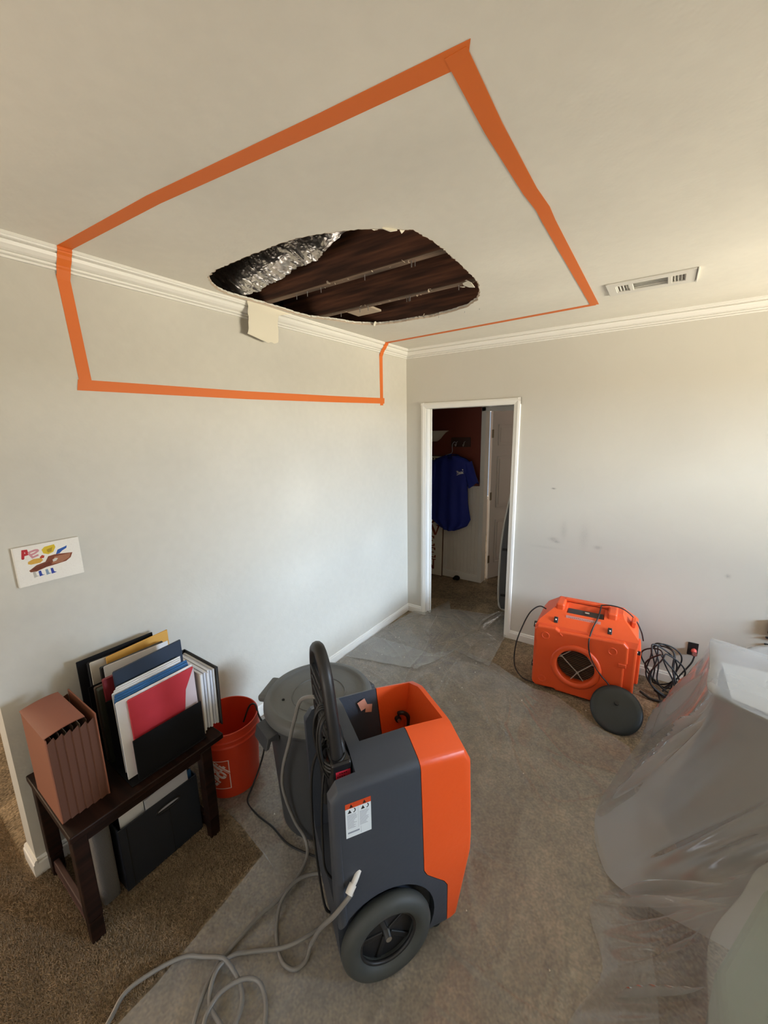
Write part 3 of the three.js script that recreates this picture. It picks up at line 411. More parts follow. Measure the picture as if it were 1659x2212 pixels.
card('folder', 'black binder at the very back of the file sorter', 'folder', 0.088, 0.848, 2.392, 2.66, blackM, { t: 0.012, dip: 0.012, lean: 0.02, part: 'cover' });
card('paper_sheet', 'pale grey paper sheet just behind the yellow envelope', 'paper', 0.106, 0.85, 2.395, 2.655, cream, { t: 0.003, dip: 0.012, lean: 0.02 });
card('envelope', 'yellow manila envelope near the back of the file sorter', 'envelope', 0.118, 0.852, 2.345, 2.60, yelM, { t: 0.006, dip: -0.012, lean: 0.02 });
card('folder', 'black folder with a white cover sheet in the file sorter', 'folder', 0.158, 0.84, 2.392, 2.64, blackM, { t: 0.014, dip: 0.0, lean: 0.02, part: 'cover' });
{
  const t = card('paper_sheet', 'white printed sheet in front of the yellow envelope', 'paper', 0.178, 0.846, 2.375, 2.632, paperM, { t: 0.002, dip: 0.006, lean: 0.02 });
  mesh('print_mark', bx(0.002, 0.0026, 0.335, 0.346, -0.05, -0.038), blackMattM, t); mesh('print_line', bx(0.002, 0.0025, 0.34, 0.343, -0.11, -0.07), M(new THREE.Color(0.4, 0.4, 0.42), 0.8), t);
}
card('folder', 'dark olive folder at left inside the file sorter', 'folder', 0.235, 0.80, 2.62, 2.685, M(new THREE.Color(0.03, 0.035, 0.02), 0.6), { t: 0.02, lean: 0.02, part: 'cover' });
card('folder', 'brown board folder behind the dark red one', 'folder', 0.215, 0.80, 2.45, 2.687, M(new THREE.Color(0.09, 0.06, 0.04), 0.7), { t: 0.01, lean: 0.02, part: 'cover' });
card('folder', 'dark red folder behind the navy one', 'folder', 0.27, 0.845, 2.45, 2.672, M(new THREE.Color(0.19, 0.014, 0.022), 0.55), { t: 0.012, lean: 0.03, part: 'cover' });
card('folder', 'large navy blue folder standing highest at right', 'folder', 0.31, 0.878, 2.385, 2.648, navyM, { t: 0.008, dip: -0.012, lean: 0.02, part: 'cover' });
for (let i = 0; i < 3; i++) card('paper_sheet', ['crumpled white paper sheet behind the blue folders', 'white paper sheet tucked into the blue folders', 'thin white paper between two blue folders'][i], 'paper', 0.335 + i * 0.008, 0.826 - i * 0.004, 2.405 + i * 0.004, 2.655 + i * 0.01, paperM, { t: 0.0025, dip: -0.004, lean: 0.02 });
for (let i = 0; i < 3; i++) card('folder', ['blue folder behind the white sheets and red folder', 'middle blue folder just behind the red folder', 'front blue folder directly behind the red folder'][i], 'folder', 0.364 + i * 0.0075, 0.815 - i * 0.006, 2.395 + i * 0.002, 2.672 + i * 0.004, blueM, { t: 0.004, dip: -0.002, lean: 0.02, part: 'cover' });
card('paper_sheet', 'white divider with a tab behind the red folder', 'paper', 0.394, 0.802, 2.392, 2.684, paperM, { t: 0.003, dip: -0.004, lean: 0.015 });
{
  const t = card('folder', 'bright red folder at the front of the file sorter', 'folder', 0.402, 0.795, 2.394, 2.648, redPM, { t: 0.006, dip: -0.004, lean: 0.015, part: 'cover' });
  mesh('corner_pocket', ext([[-0.127, 0.14], [-0.127, 0.32], [-0.085, 0.24], [-0.07, 0.14]].map(([a, b]) => [-a, b]), 0.002).rotateY(Math.PI / 2).translate(0.0065, 0, 0), M(new THREE.Color(0.6, 0.5, 0.52), 0.5), t).userData.label = 'pale see-through corner';
}
{ // binder with white pages at the right of the sorter
  const o = thing('ring_binder', 'black ring binder full of white pages at the table edge', 'binder', [0.16, 0.4705, 2.348]);
  o.rotation.x = -0.02;
  mesh('cover', rb(0, 0.255, 0, 0.285, 0.03, 0.034, 0.001), cream, o); mesh('cover', rb(0, 0.265, -0.0, 0.285, -0.046, -0.042, 0.001), blackM, o); mesh('spine', rb(-0.004, 0, 0, 0.285, -0.046, 0.034, 0.001), blackM, o);
  for (let i = 0; i < 7; i++) mesh('page_bundle', grid(1, 6, (u, v) => V(0, 0, 0)) && rb(0.005, 0.245 - 0.006 * (i % 3), 0.004, 0.272 - 0.004 * (i % 2), -0.041 + i * 0.0098, -0.0325 + i * 0.0098, 0.0015, 1), i % 3 === 1 ? M(new THREE.Color(0.66, 0.68, 0.74), 0.8) : paperM, o);
}
{ // dark plastic file box beneath the table
  const o = thing('file_box', 'dark smoky plastic file box full of papers under the table', 'file box', [0, 0, 0]);
  const bm = M(new THREE.Color(0.022, 0.026, 0.034), 0.35);
  const front = csg(rb(0.384, 0.39, 0.012, 0.29, 2.43, 2.745, 0.003), mergeGeometries([rb(0.36, 0.42, 0.235, 0.253, 2.51, 2.61, 0.0088, 4)].map((g) => g.index ? g.toNonIndexed() : g)));
  mesh('front_panel', front, bm, o);
  mesh('back_panel', rb(0.1, 0.106, 0.012, 0.29, 2.43, 2.745, 0.003), bm, o); mesh('side_panel', rb(0.1, 0.39, 0.012, 0.29, 2.43, 2.436, 0.003), bm, o); mesh('side_panel', rb(0.1, 0.39, 0.012, 0.29, 2.739, 2.745, 0.003), bm, o); mesh('bottom', rb(0.1, 0.39, 0.004, 0.014, 2.43, 2.745, 0.003), bm, o);
  mesh('handle_rim', tube([[0.391, 0.2355, 2.52], [0.391, 0.2355, 2.6], [0.391, 0.244, 2.608], [0.391, 0.2525, 2.6], [0.391, 0.2525, 2.52], [0.391, 0.244, 2.512]], 0.004, 60, 6, true), blackM, o);
  mesh('rib', rb(0.388, 0.393, 0.015, 0.232, 2.556, 2.559, 0.001), blackM, o); mesh('rib', rb(0.388, 0.393, 0.015, 0.28, 2.715, 2.719, 0.001), blackM, o);
}
const prn = canvasTex(256, 256, (g) => { g.fillStyle = '#c9cad2'; g.fillRect(0, 0, 256, 256); g.strokeStyle = 'rgba(60,60,75,0.5)'; for (let i = 0; i < 26; i++) { g.lineWidth = 2; g.beginPath(); g.moveTo(14 + i * 9, 20 + 30 * hash(i, 2)); g.lineTo(14 + i * 9, 60 + 170 * hash(i, 6)); g.stroke(); } });
[['white letter sheet standing highest in the file box', 0.30, 0.402, 2.445, 2.66, paperM, -0.05], ['blue folder at right in the file box', 0.36, 0.31, 2.44, 2.52, blueM, 0], ['printed grey white sheets at front of the file box', 0.3795, 0.352, 2.465, 2.64, M(0xffffff, 0.8, { map: prn }), -0.02], ['plain white paper sheet behind the printed sheets', 0.355, 0.372, 2.48, 2.70, paperM, 0.03], ['curled white sheet at left of the file box', 0.365, 0.332, 2.64, 2.728, paperM, 0.02]].forEach(([l, x, y1, z0, z1, m, dip], i) => {
  const t = thing(i === 1 ? 'folder' : 'paper_sheet', l, i === 1 ? 'folder' : 'paper', [x, 0.016, (z0 + z1) / 2], 0, 'papers in the file box under the table'), w = (z1 - z0) / 2;
  mesh('sheet', ext([[-w, 0], [w, 0], [w, y1 - 0.016], [-w, y1 - 0.016 + dip]], 0.003, 0.0008, 1).rotateY(Math.PI / 2), m, t);
});
{
  const g = new RoundedBoxGeometry(0.27, 0.35, 0.058, 5, 0.012), p = g.attributes.position; for (let i = 0; i < p.count; i++) p.setZ(i, p.getZ(i) * (1 + 0.12 * (vn(p.getX(i) * 14, p.getY(i) * 14) - 0.5)));
  g.computeVertexNormals(); g.translate(0.24, 0.178, 2.79);
  tag(mesh('grey_case', g, M(new THREE.Color(0.17, 0.155, 0.135), 0.95, { bumpMap: carpetBump, bumpScale: 0.003 })), 'soft grey fabric case standing beside the file box under the table', 'case');
}

// ---------------------------------------------------------------- orange bucket
{
  const o = thing('bucket', 'orange plastic bucket with white square logo beside the table', 'bucket', [0.272, 0.012, 2.19]);
  const bm = M(new THREE.Color(0.62, 0.045, 0.012), 0.4, { side: THREE.DoubleSide });
  mesh('wall', lathe([[0, 0], [0.126, 0], [0.13, 0.004], [0.145, 0.28], [0.146, 0.3], [0.1465, 0.36], [0.1425, 0.362], [0.1415, 0.3], [0.127, 0.008], [0, 0.006]], 64), bm, o);
  mesh('rim', [new THREE.TorusGeometry(0.146, 0.004, 8, 64).rotateX(Math.PI / 2).translate(0, 0.36, 0), lathe([[0.1455, 0.285], [0.152, 0.29], [0.152, 0.293], [0.146, 0.298]], 64), lathe([[0.1455, 0.315], [0.1505, 0.318], [0.1505, 0.321], [0.146, 0.324]], 64)], bm, o);
  const logo = canvasTex(512, 512, (g, w) => {
    g.fillStyle = '#c8401c'; g.fillRect(0, 0, w, w); g.strokeStyle = '#e6d4cf'; g.lineWidth = 12; g.strokeRect(8, 8, w - 16, w - 16);
    g.save(); g.translate(256, 256); g.rotate(-Math.PI / 4); g.fillStyle = '#e6d4cf'; g.textAlign = 'center'; g.font = 'bold 74px sans-serif'; g.fillText('THE', -120, -120);
    g.save(); g.scale(1, 1.35); g.font = 'bold 150px sans-serif'; g.strokeStyle = '#e6d4cf'; g.lineWidth = 16; for (const [t, y] of [['HOME', -8], ['DEPOT', 116]]) { g.fillText(t, 0, y); g.strokeText(t, 0, y); } g.restore(); g.strokeStyle = '#c8401c'; g.lineWidth = 9; for (const x of [-190, -120, -40, 40, 120, 190]) { g.beginPath(); g.moveTo(x, -170); g.lineTo(x, 190); g.stroke(); } g.restore();
  });
  mesh('logo', grid(24, 8, (u, v) => { const a = -0.25 + u * 1.2, y = 0.06 + v * 0.165, r = 0.1308 + (0.145 - 0.13) * (y - 0.004) / 0.276; return V(Math.sin(a) * r, y, Math.cos(a) * r); }), M(0xffffff, 0.5, { map: logo }), o).userData.label = 'white square outline logo with diagonal stencil letters';
  mesh('bail_handle', tube(Array.from({ length: 21 }, (_, i) => { const a = Math.PI * i / 20; return [-Math.cos(a) * 0.155 * 0.2 - Math.sin(a) * 0.15, 0.29 - 0.14 * Math.sin(a), -Math.cos(a) * 0.152]; }), 0.0022, 50, 6), steelM, o);
}
// ---------------------------------------------------------------- grey round trash can with lid
{
  const o = thing('trash_can', 'grey round plastic trash can with lid behind dehumidifier', 'trash can', [0.765, 0.012, 2.03]);
  mesh('barrel', lathe([[0, 0], [0.19, 0], [0.195, 0.006], [0.226, 0.53], [0.235, 0.535], [0.235, 0.56], [0.222, 0.56], [0.19, 0.02], [0, 0.012]], 64), greyPlasticM, o);
  const lid = mesh('lid', lathe([[0, 0.588], [0.075, 0.588], [0.08, 0.584], [0.165, 0.584], [0.2, 0.588], [0.205, 0.596], [0.215, 0.598], [0.232, 0.594], [0.241, 0.582], [0.243, 0.556], [0.239, 0.556], [0.236, 0.575], [0.2, 0.58], [0, 0.578]], 64), M(new THREE.Color(0.11, 0.115, 0.112), 0.5, { bumpMap: peel, bumpScale: 0.0004 }), o);
  for (const a of [-2.75, -2.75 + Math.PI]) { const t = new RoundedBoxGeometry(0.055, 0.035, 0.15, 3, 0.014).translate(0.238, 0.572, 0).rotateY(a); mesh('lid_tab', t, lid.material, lid); }
  for (const a of [-1.85, -1.85 + Math.PI]) mesh('handle', ext([[0, 0], [0.05, -0.01], [0.062, -0.06], [0.047, -0.06], [0.035, -0.03], [0, -0.04]], 0.11, 0.004).translate(0.222, 0.545, -0.055).rotateY(a), greyPlasticM, o);
  mesh('vent_hole', cyl(0.006, 0.006, 0.002, 14).translate(-0.1, 0.5865, 0.12), blackMattM, lid);
  mesh('lid_groove', new THREE.TorusGeometry(0.118, 0.003, 6, 60).rotateX(Math.PI / 2).translate(0, 0.584, 0), lid.material, lid);
}
// ---------------------------------------------------------------- dehumidifier: grey rear shell, orange front shell (local x = front, z = side towards the camera)
{
  const o = thing('dehumidifier', 'tall grey and orange dehumidifier on big black wheels', 'dehumidifier', [1.2227, 0.008, 2.206], Math.atan2(0.835, 0.55));
  const F = [[-0.19, 0.05], [0.19, 0.05], [0.216, 0.064], [0.262, 0.33], [0.263, 0.40], [0.252, 0.69], [0.225, 0.738], [0.06, 0.752], [-0.14, 0.752], [-0.197, 0.747], [-0.222, 0.715], [-0.216, 0.35], [-0.205, 0.07]];
  const sg = new THREE.ExtrudeGeometry(shp(F), { depth: 0.41 - 0.044, steps: 14, bevelEnabled: true, bevelSize: 0.022, bevelThickness: 0.022, bevelOffset: -0.022, bevelSegments: 5 }).translate(0, 0, -0.183);
  { const p = sg.attributes.position; for (let i = 0; i < p.count; i++) { const y = p.getY(i), z = p.getZ(i), k = THREE.MathUtils.smoothstep(y, 0.66, 0.75); const side = Math.max(0, 1 - Math.max(0, Math.abs(z) - 0.10) / 0.105); p.setY(i, y + 0.042 * k * side); if (y < 0.35) p.setZ(i, z * (1 - 0.05 * (0.35 - y) / 0.3)); } }
  const body = toCreasedNormals(sg, 0.6);
  const taper = (x0, x1, z0, z1, y0, y1, X0, X1, Z0, Z1) => { const g = new THREE.BoxGeometry(1, 1, 1, 1, 1, 1), p = g.attributes.position; for (let i = 0; i < p.count; i++) { const t = p.getY(i) > 0, a = p.getX(i) > 0, b = p.getZ(i) > 0; p.setXYZ(i, t ? (a ? X1 : X0) : (a ? x1 : x0), t ? y1 : y0, t ? (b ? Z1 : Z0) : (b ? z1 : z0)); } g.computeVertexNormals(); return g; };
  let solid = csg(body, taper(-0.045, 0.155, -0.125, 0.02, 0.53, 0.90, -0.115, 0.232, -0.205, 0.115));
  solid = csg(solid, taper(-0.35, -0.135, -0.13, 0.14, 0.28, 0.95, -0.35, -0.135, -0.15, 0.178));
  for (const s of [1, -1]) solid = csg(solid, cyl(0.176, 0.176, 0.14, 40).rotateX(Math.PI / 2).translate(-0.058, 0.152, s * 0.235));
  const bound = [[0.06, 0.95], [0.06, 0.752], [0.075, 0.335], [0.086, 0.312], [0.152, 0.25], [0.166, 0.225], [0.17, 0.02]];
  const gShape = [[-0.4, 0.0], [-0.4, 0.95], ...bound, [0.17, 0.0]], oShape = [[0.5, 0.0], ...bound.map(([x, y]) => [x + 0.0022, y + 0.0012]).reverse(), [0.5, 0.95]];
  const prism = (P) => new THREE.ExtrudeGeometry(shp(P), { depth: 0.8, bevelEnabled: false }).translate(0, 0, -0.4);
  mesh('rear_shell', csg(solid, prism(gShape), INTERSECTION), bodyGreyM, o).userData.label = 'dark grey moulded rear shell';
  mesh('front_shell', csg(solid, prism(oShape), INTERSECTION), orangeM, o).userData.label = 'bright orange moulded front shell';
  mesh('pocket_liner', rb(-0.06, 0.17, 0.52, 0.528, -0.14, 0.03, 0.002), blackMattM, o);
  for (const s of [1, -1]) {
    const w = mesh('wheel', new THREE.TorusGeometry(0.124, 0.031, 14, 48).scale(1, 1, 0.95).translate(-0.058, 0.149, s * 0.203), M(new THREE.Color(0.045, 0.05, 0.047), 0.6), o); w.userData.label = 'large black rubber wheel';
    mesh('hub', [cyl(0.1, 0.1, 0.012, 36).rotateX(Math.PI / 2).translate(-0.058, 0.149, s * 0.186), new THREE.TorusGeometry(0.095, 0.007, 8, 40).translate(-0.058, 0.149, s * 0.21), ...Array.from({ length: 5 }, (_, i) => rb(-0.009, 0.009, 0.015, 0.094, -0.004, 0.004, 0.003).rotateZ(i * Math.PI * 0.4 + 0.3).translate(-0.058, 0.149, s * 0.194))], blackM, w);
    mesh('axle_cap', [cyl(0.01, 0.013, 0.026, 16).rotateX(Math.PI / 2).translate(-0.058, 0.149, s * 0.205)], steelM, w).userData.label = 'bright steel axle nut';
  }
  mesh('axle', cyl(0.01, 0.01, 0.4, 12).rotateX(Math.PI / 2).translate(-0.058, 0.149, 0), steelM, o);
  for (const z of [-0.14, 0.14]) mesh('foot', cyl(0.02, 0.024, 0.052, 16).translate(0.15, 0.026, z), blackM, o);
  // pull handle loop
  mesh('handle', tube([[-0.165, 0.40, 0.115], [-0.168, 0.62, 0.115], [-0.175, 0.80, 0.112], [-0.183, 0.95, 0.098], [-0.187, 1.05, 0.066], [-0.188, 1.085, 0.0], [-0.187, 1.05, -0.066], [-0.183, 0.95, -0.098], [-0.175, 0.80, -0.112], [-0.168, 0.62, -0.115], [-0.165, 0.40, -0.115]], 0.0195, 120, 12), blackM, o).userData.label = 'black loop pull handle';
  for (let i = 0; i < 6; i++) mesh('handle_rib', rb(-0.192 - i * 0.003, -0.178 - i * 0.003, 0.78 + i * 0.042, 0.79 + i * 0.042, -0.1 + 0.006 * i, 0.1 - 0.006 * i, 0.003), blackM, o);
  { // power cord wound on the handle
    const pts = []; for (let i = 0; i <= 150; i++) { const t = i / 150, a = t * Math.PI * 2 * 7; pts.push([-0.185 + Math.cos(a) * (0.03 + 0.012 * hash(Math.floor(a / 6.28), 3)) - 0.012 * Math.sin(a), 0.80 + Math.sin(a) * (0.105 + 0.02 * hash(Math.floor(a / 6.28), 8)) + 0.01 * t, 0.06 + 0.03 * Math.sin(a * 0.5) + 0.02 * t]); }
    mesh('wound_cord', tube(pts, 0.0045, 520, 6), cordM, o);
    const band = []; for (let i = 0; i < 24; i++) { const a = i / 24 * Math.PI * 2; band.push([-0.18 + Math.cos(a) * 0.036, 0.785 + 0.008 * Math.sin(a * 2), 0.085 + Math.sin(a) * 0.05]); }
    for (let k = 0; k < 3; k++) mesh('cord_wrap', tube(band.map(([x, y, z]) => [x, y - k * 0.012 - 0.01 * (x + 0.18) * 10, z]), 0.0048, 80, 6, true), cordM, o);
    mesh('hanging_cord', tube([[-0.2, 0.82, 0.06], [-0.235, 0.7, 0.03], [-0.245, 0.5, 0.02], [-0.238, 0.3, 0.03], [-0.22, 0.12, 0.04], [-0.19, 0.06, 0.02]], 0.0045, 70, 6), cordM, o);
    mesh('hanging_cord', tube([[-0.19, 0.75, 0.04], [-0.215, 0.62, 0.06], [-0.224, 0.44, 0.065], [-0.22, 0.33, 0.07], [-0.195, 0.28, 0.08]], 0.004, 50, 6), cordM, o);
    mesh('pump_hose', tube([[-0.16, 0.74, 0.11], [-0.155, 0.78, 0.105], [-0.16, 0.82, 0.09], [-0.17, 0.84, 0.07]], 0.012, 30, 8), blackM, o);
    for (let i = 0; i < 5; i++) mesh('hose_ring', new THREE.TorusGeometry(0.028, 0.0055, 8, 24).rotateX(Math.PI / 2 - 0.4).translate(-0.16, 0.725 + i * 0.011, 0.105), blackM, o);
  }
  const pb = mesh('pump_box', rb(-0.2, -0.138, 0.66, 0.79, 0.065, 0.146, 0.008, 3), M(new THREE.Color(0.014, 0.014, 0.016), 0.25), o);
  const redTex = canvasTex(128, 128, (g) => { g.fillStyle = '#b8283c'; g.fillRect(0, 0, 128, 128); g.fillStyle = '#3a0a12'; for (let i = 0; i < 5; i++) for (let j = 0; j < 6; j++) if (hash(i, j) > 0.3) g.fillRect(10 + j * 19, 12 + i * 22, 12, 9); });
  { const f = new THREE.PlaneGeometry(0.045, 0.06).translate(-0.166, 0.735, 0.1468); mesh('red_sticker', f, M(0xffffff, 0.4, { map: redTex }), pb).userData.label = 'red warning sticker'; }
  // warning label on the side
  const lab = canvasTex(256, 340, (g, w, h) => {
    g.fillStyle = '#dfe8ee'; g.fillRect(0, 0, w, h); g.fillStyle = '#cf4a22'; g.fillRect(0, 0, w, 52); g.fillStyle = '#2a1512';
    for (const x of [58, 190]) { g.beginPath(); g.moveTo(x - 18, 46); g.lineTo(x, 12); g.lineTo(x + 18, 46); g.fill(); g.fillStyle = '#1b1f24'; g.beginPath(); g.moveTo(x - 36, 98); g.lineTo(x - 16, 62); g.lineTo(x + 4, 98); g.fill(); g.beginPath(); g.arc(x + 22, 78, 18, -1.2, 1.6); g.lineWidth = 9; g.strokeStyle = '#1b1f24'; g.stroke(); g.fillStyle = '#2a1512'; }
    g.strokeStyle = '#8d949e'; g.lineWidth = 2; g.beginPath(); g.moveTo(126, 52); g.lineTo(126, 262); g.moveTo(150, 262); g.lineTo(150, 334); g.stroke();
    g.fillStyle = '#a3abb8'; for (let i = 0; i < 13; i++) { g.fillRect(16, 112 + i * 11, 60 + 40 * hash(i, 1), 5); g.fillRect(140, 112 + i * 11, 60 + 40 * hash(i, 2), 5); } g.fillStyle = '#8992a2'; g.fillRect(18, 284, 116, 16);
  });
  { const f = new THREE.PlaneGeometry(0.078, 0.118); f.translate(-0.141, 0.648, 0.2056); mesh('warning_label', f, M(0xffffff, 0.45, { map: lab }), o).userData.label = 'white warning label with orange top band'; }
  // latch and torn tape inside the pocket
  mesh('latch', [tube([[0.14, 0.655, -0.14], [0.15, 0.665, -0.125], [0.17, 0.65, -0.12], [0.172, 0.615, -0.115], [0.155, 0.575, -0.1]], 0.008, 30, 8), cyl(0.012, 0.012, 0.014, 16).rotateX(Math.PI / 2).translate(0.138, 0.63, -0.14)], blackM, o);
  mesh('screw', cyl(0.007, 0.007, 0.006, 12).rotateX(Math.PI / 2).translate(0.138, 0.63, -0.131), steelM, o);
  mesh('tape_scrap', [new THREE.PlaneGeometry(0.032, 0.036).rotateZ(0.35).rotateX(-0.22).translate(0.0, 0.722, -0.1585), new THREE.PlaneGeometry(0.026, 0.03).rotateZ(-0.2).rotateX(-0.22).translate(0.022, 0.705, -0.1535)], M(new THREE.Color(0.62, 0.26, 0.17), 0.7, { side: THREE.DoubleSide }), o).userData.label = 'faded orange tape scrap';
  mesh('hose_fitting', [tube([[-0.143, 0.447, 0.196], [-0.158, 0.437, 0.209], [-0.175, 0.425, 0.219]], 0.0085, 8, 12), tube([[-0.168, 0.43, 0.215], [-0.178, 0.423, 0.221], [-0.186, 0.416, 0.227]], 0.0115, 8, 12)], M(new THREE.Color(0.7, 0.68, 0.64), 0.45), o).userData.label = 'white hose fitting';
}
// ---------------------------------------------------------------- clear drain hose
{
  const hm = M(new THREE.Color(0.25, 0.24, 0.225), 0.35, { transmission: 0.15, thickness: 0 });
  const fy = (p, y) => p.map(([x, z]) => [x, y, z]);
  const o = thing('drain_hose', 'long cloudy grey drain hose looping over the floor and up to the handle', 'hose', [0, 0, 0]);
  mesh('hose_run', tube([[1.10, 0.83, 2.31], [1.06, 0.87, 2.32], [0.985, 0.84, 2.325], [0.92, 0.72, 2.31], [0.86, 0.58, 2.295], [0.80, 0.42, 2.288], [0.775, 0.3, 2.275], [0.80, 0.12, 2.245], [0.845, 0.05, 2.235], [0.885, 0.027, 2.265], [0.914, 0.024, 2.355], [0.909, 0.024, 2.445], [0.893, 0.024, 2.517], [0.889, 0.024, 2.594], [0.888, 0.024, 2.664], [0.904, 0.024, 2.727], [0.942, 0.024, 2.79], [0.975, 0.026, 2.82], [0.995, 0.028, 2.81], [0.97, 0.032, 2.77], [0.966, 0.036, 2.717], [1.001, 0.036, 2.657], [1.044, 0.034, 2.636], [1.087, 0.026, 2.648], [1.128, 0.024, 2.682], [1.16, 0.024, 2.74], [1.17, 0.024, 2.83], [1.11, 0.024, 2.9]], 0.0068, 360, 10), hm, o);
  mesh('hose_run', tube([[1.316, 0.425, 2.478], [1.308, 0.41, 2.489], [1.27, 0.34, 2.505], [1.2, 0.22, 2.50], [1.13, 0.07, 2.475], [1.116, 0.034, 2.478], [1.126, 0.024, 2.513], [1.111, 0.024, 2.547], [1.067, 0.024, 2.557], [1.012, 0.024, 2.534], [0.963, 0.024, 2.495], [0.93, 0.034, 2.443], [0.926, 0.036, 2.363], [0.976, 0.026, 2.289], [1.036, 0.024, 2.273], [1.095, 0.026, 2.314], [1.118, 0.03, 2.376], [1.10, 0.044, 2.452], [1.05, 0.04, 2.529], [0.952, 0.028, 2.603], [0.918, 0.036, 2.642], [0.909, 0.04, 2.697], [0.95, 0.028, 2.75], [1.03, 0.024, 2.76]], 0.0068, 300, 10), hm, o);
  mesh('hose_run', tube([[0.78, 0.024, 3.06], [0.732, 0.02, 2.946], [0.704, 0.02, 2.889], [0.726, 0.022, 2.815], [0.777, 0.024, 2.733], [0.831, 0.026, 2.698], [0.89, 0.042, 2.672], [0.914, 0.042, 2.666], [0.989, 0.028, 2.67], [1.033, 0.026, 2.692], [1.055, 0.026, 2.727], [1.075, 0.024, 2.80], [1.04, 0.024, 2.88]], 0.0068, 160, 10), hm, o);
}
tag(mesh('power_cord', tube([[0.30, 0.30, 2.12], [0.305, 0.372, 2.075], [0.34, 0.387, 2.07], [0.391, 0.36, 2.09], [0.425, 0.3, 2.085], [0.43, 0.2, 2.10], [0.425, 0.1, 2.14], [0.425, 0.03, 2.19], [0.46, 0.02, 2.243], [0.555, 0.02, 2.262], [0.663, 0.02, 2.262], [0.78, 0.02, 2.275], [0.9, 0.02, 2.25], [0.98, 0.02, 2.22]], 0.0045, 160, 8), cordM), 'thin black cord from the bucket across the floor to the dehumidifier', 'cord');

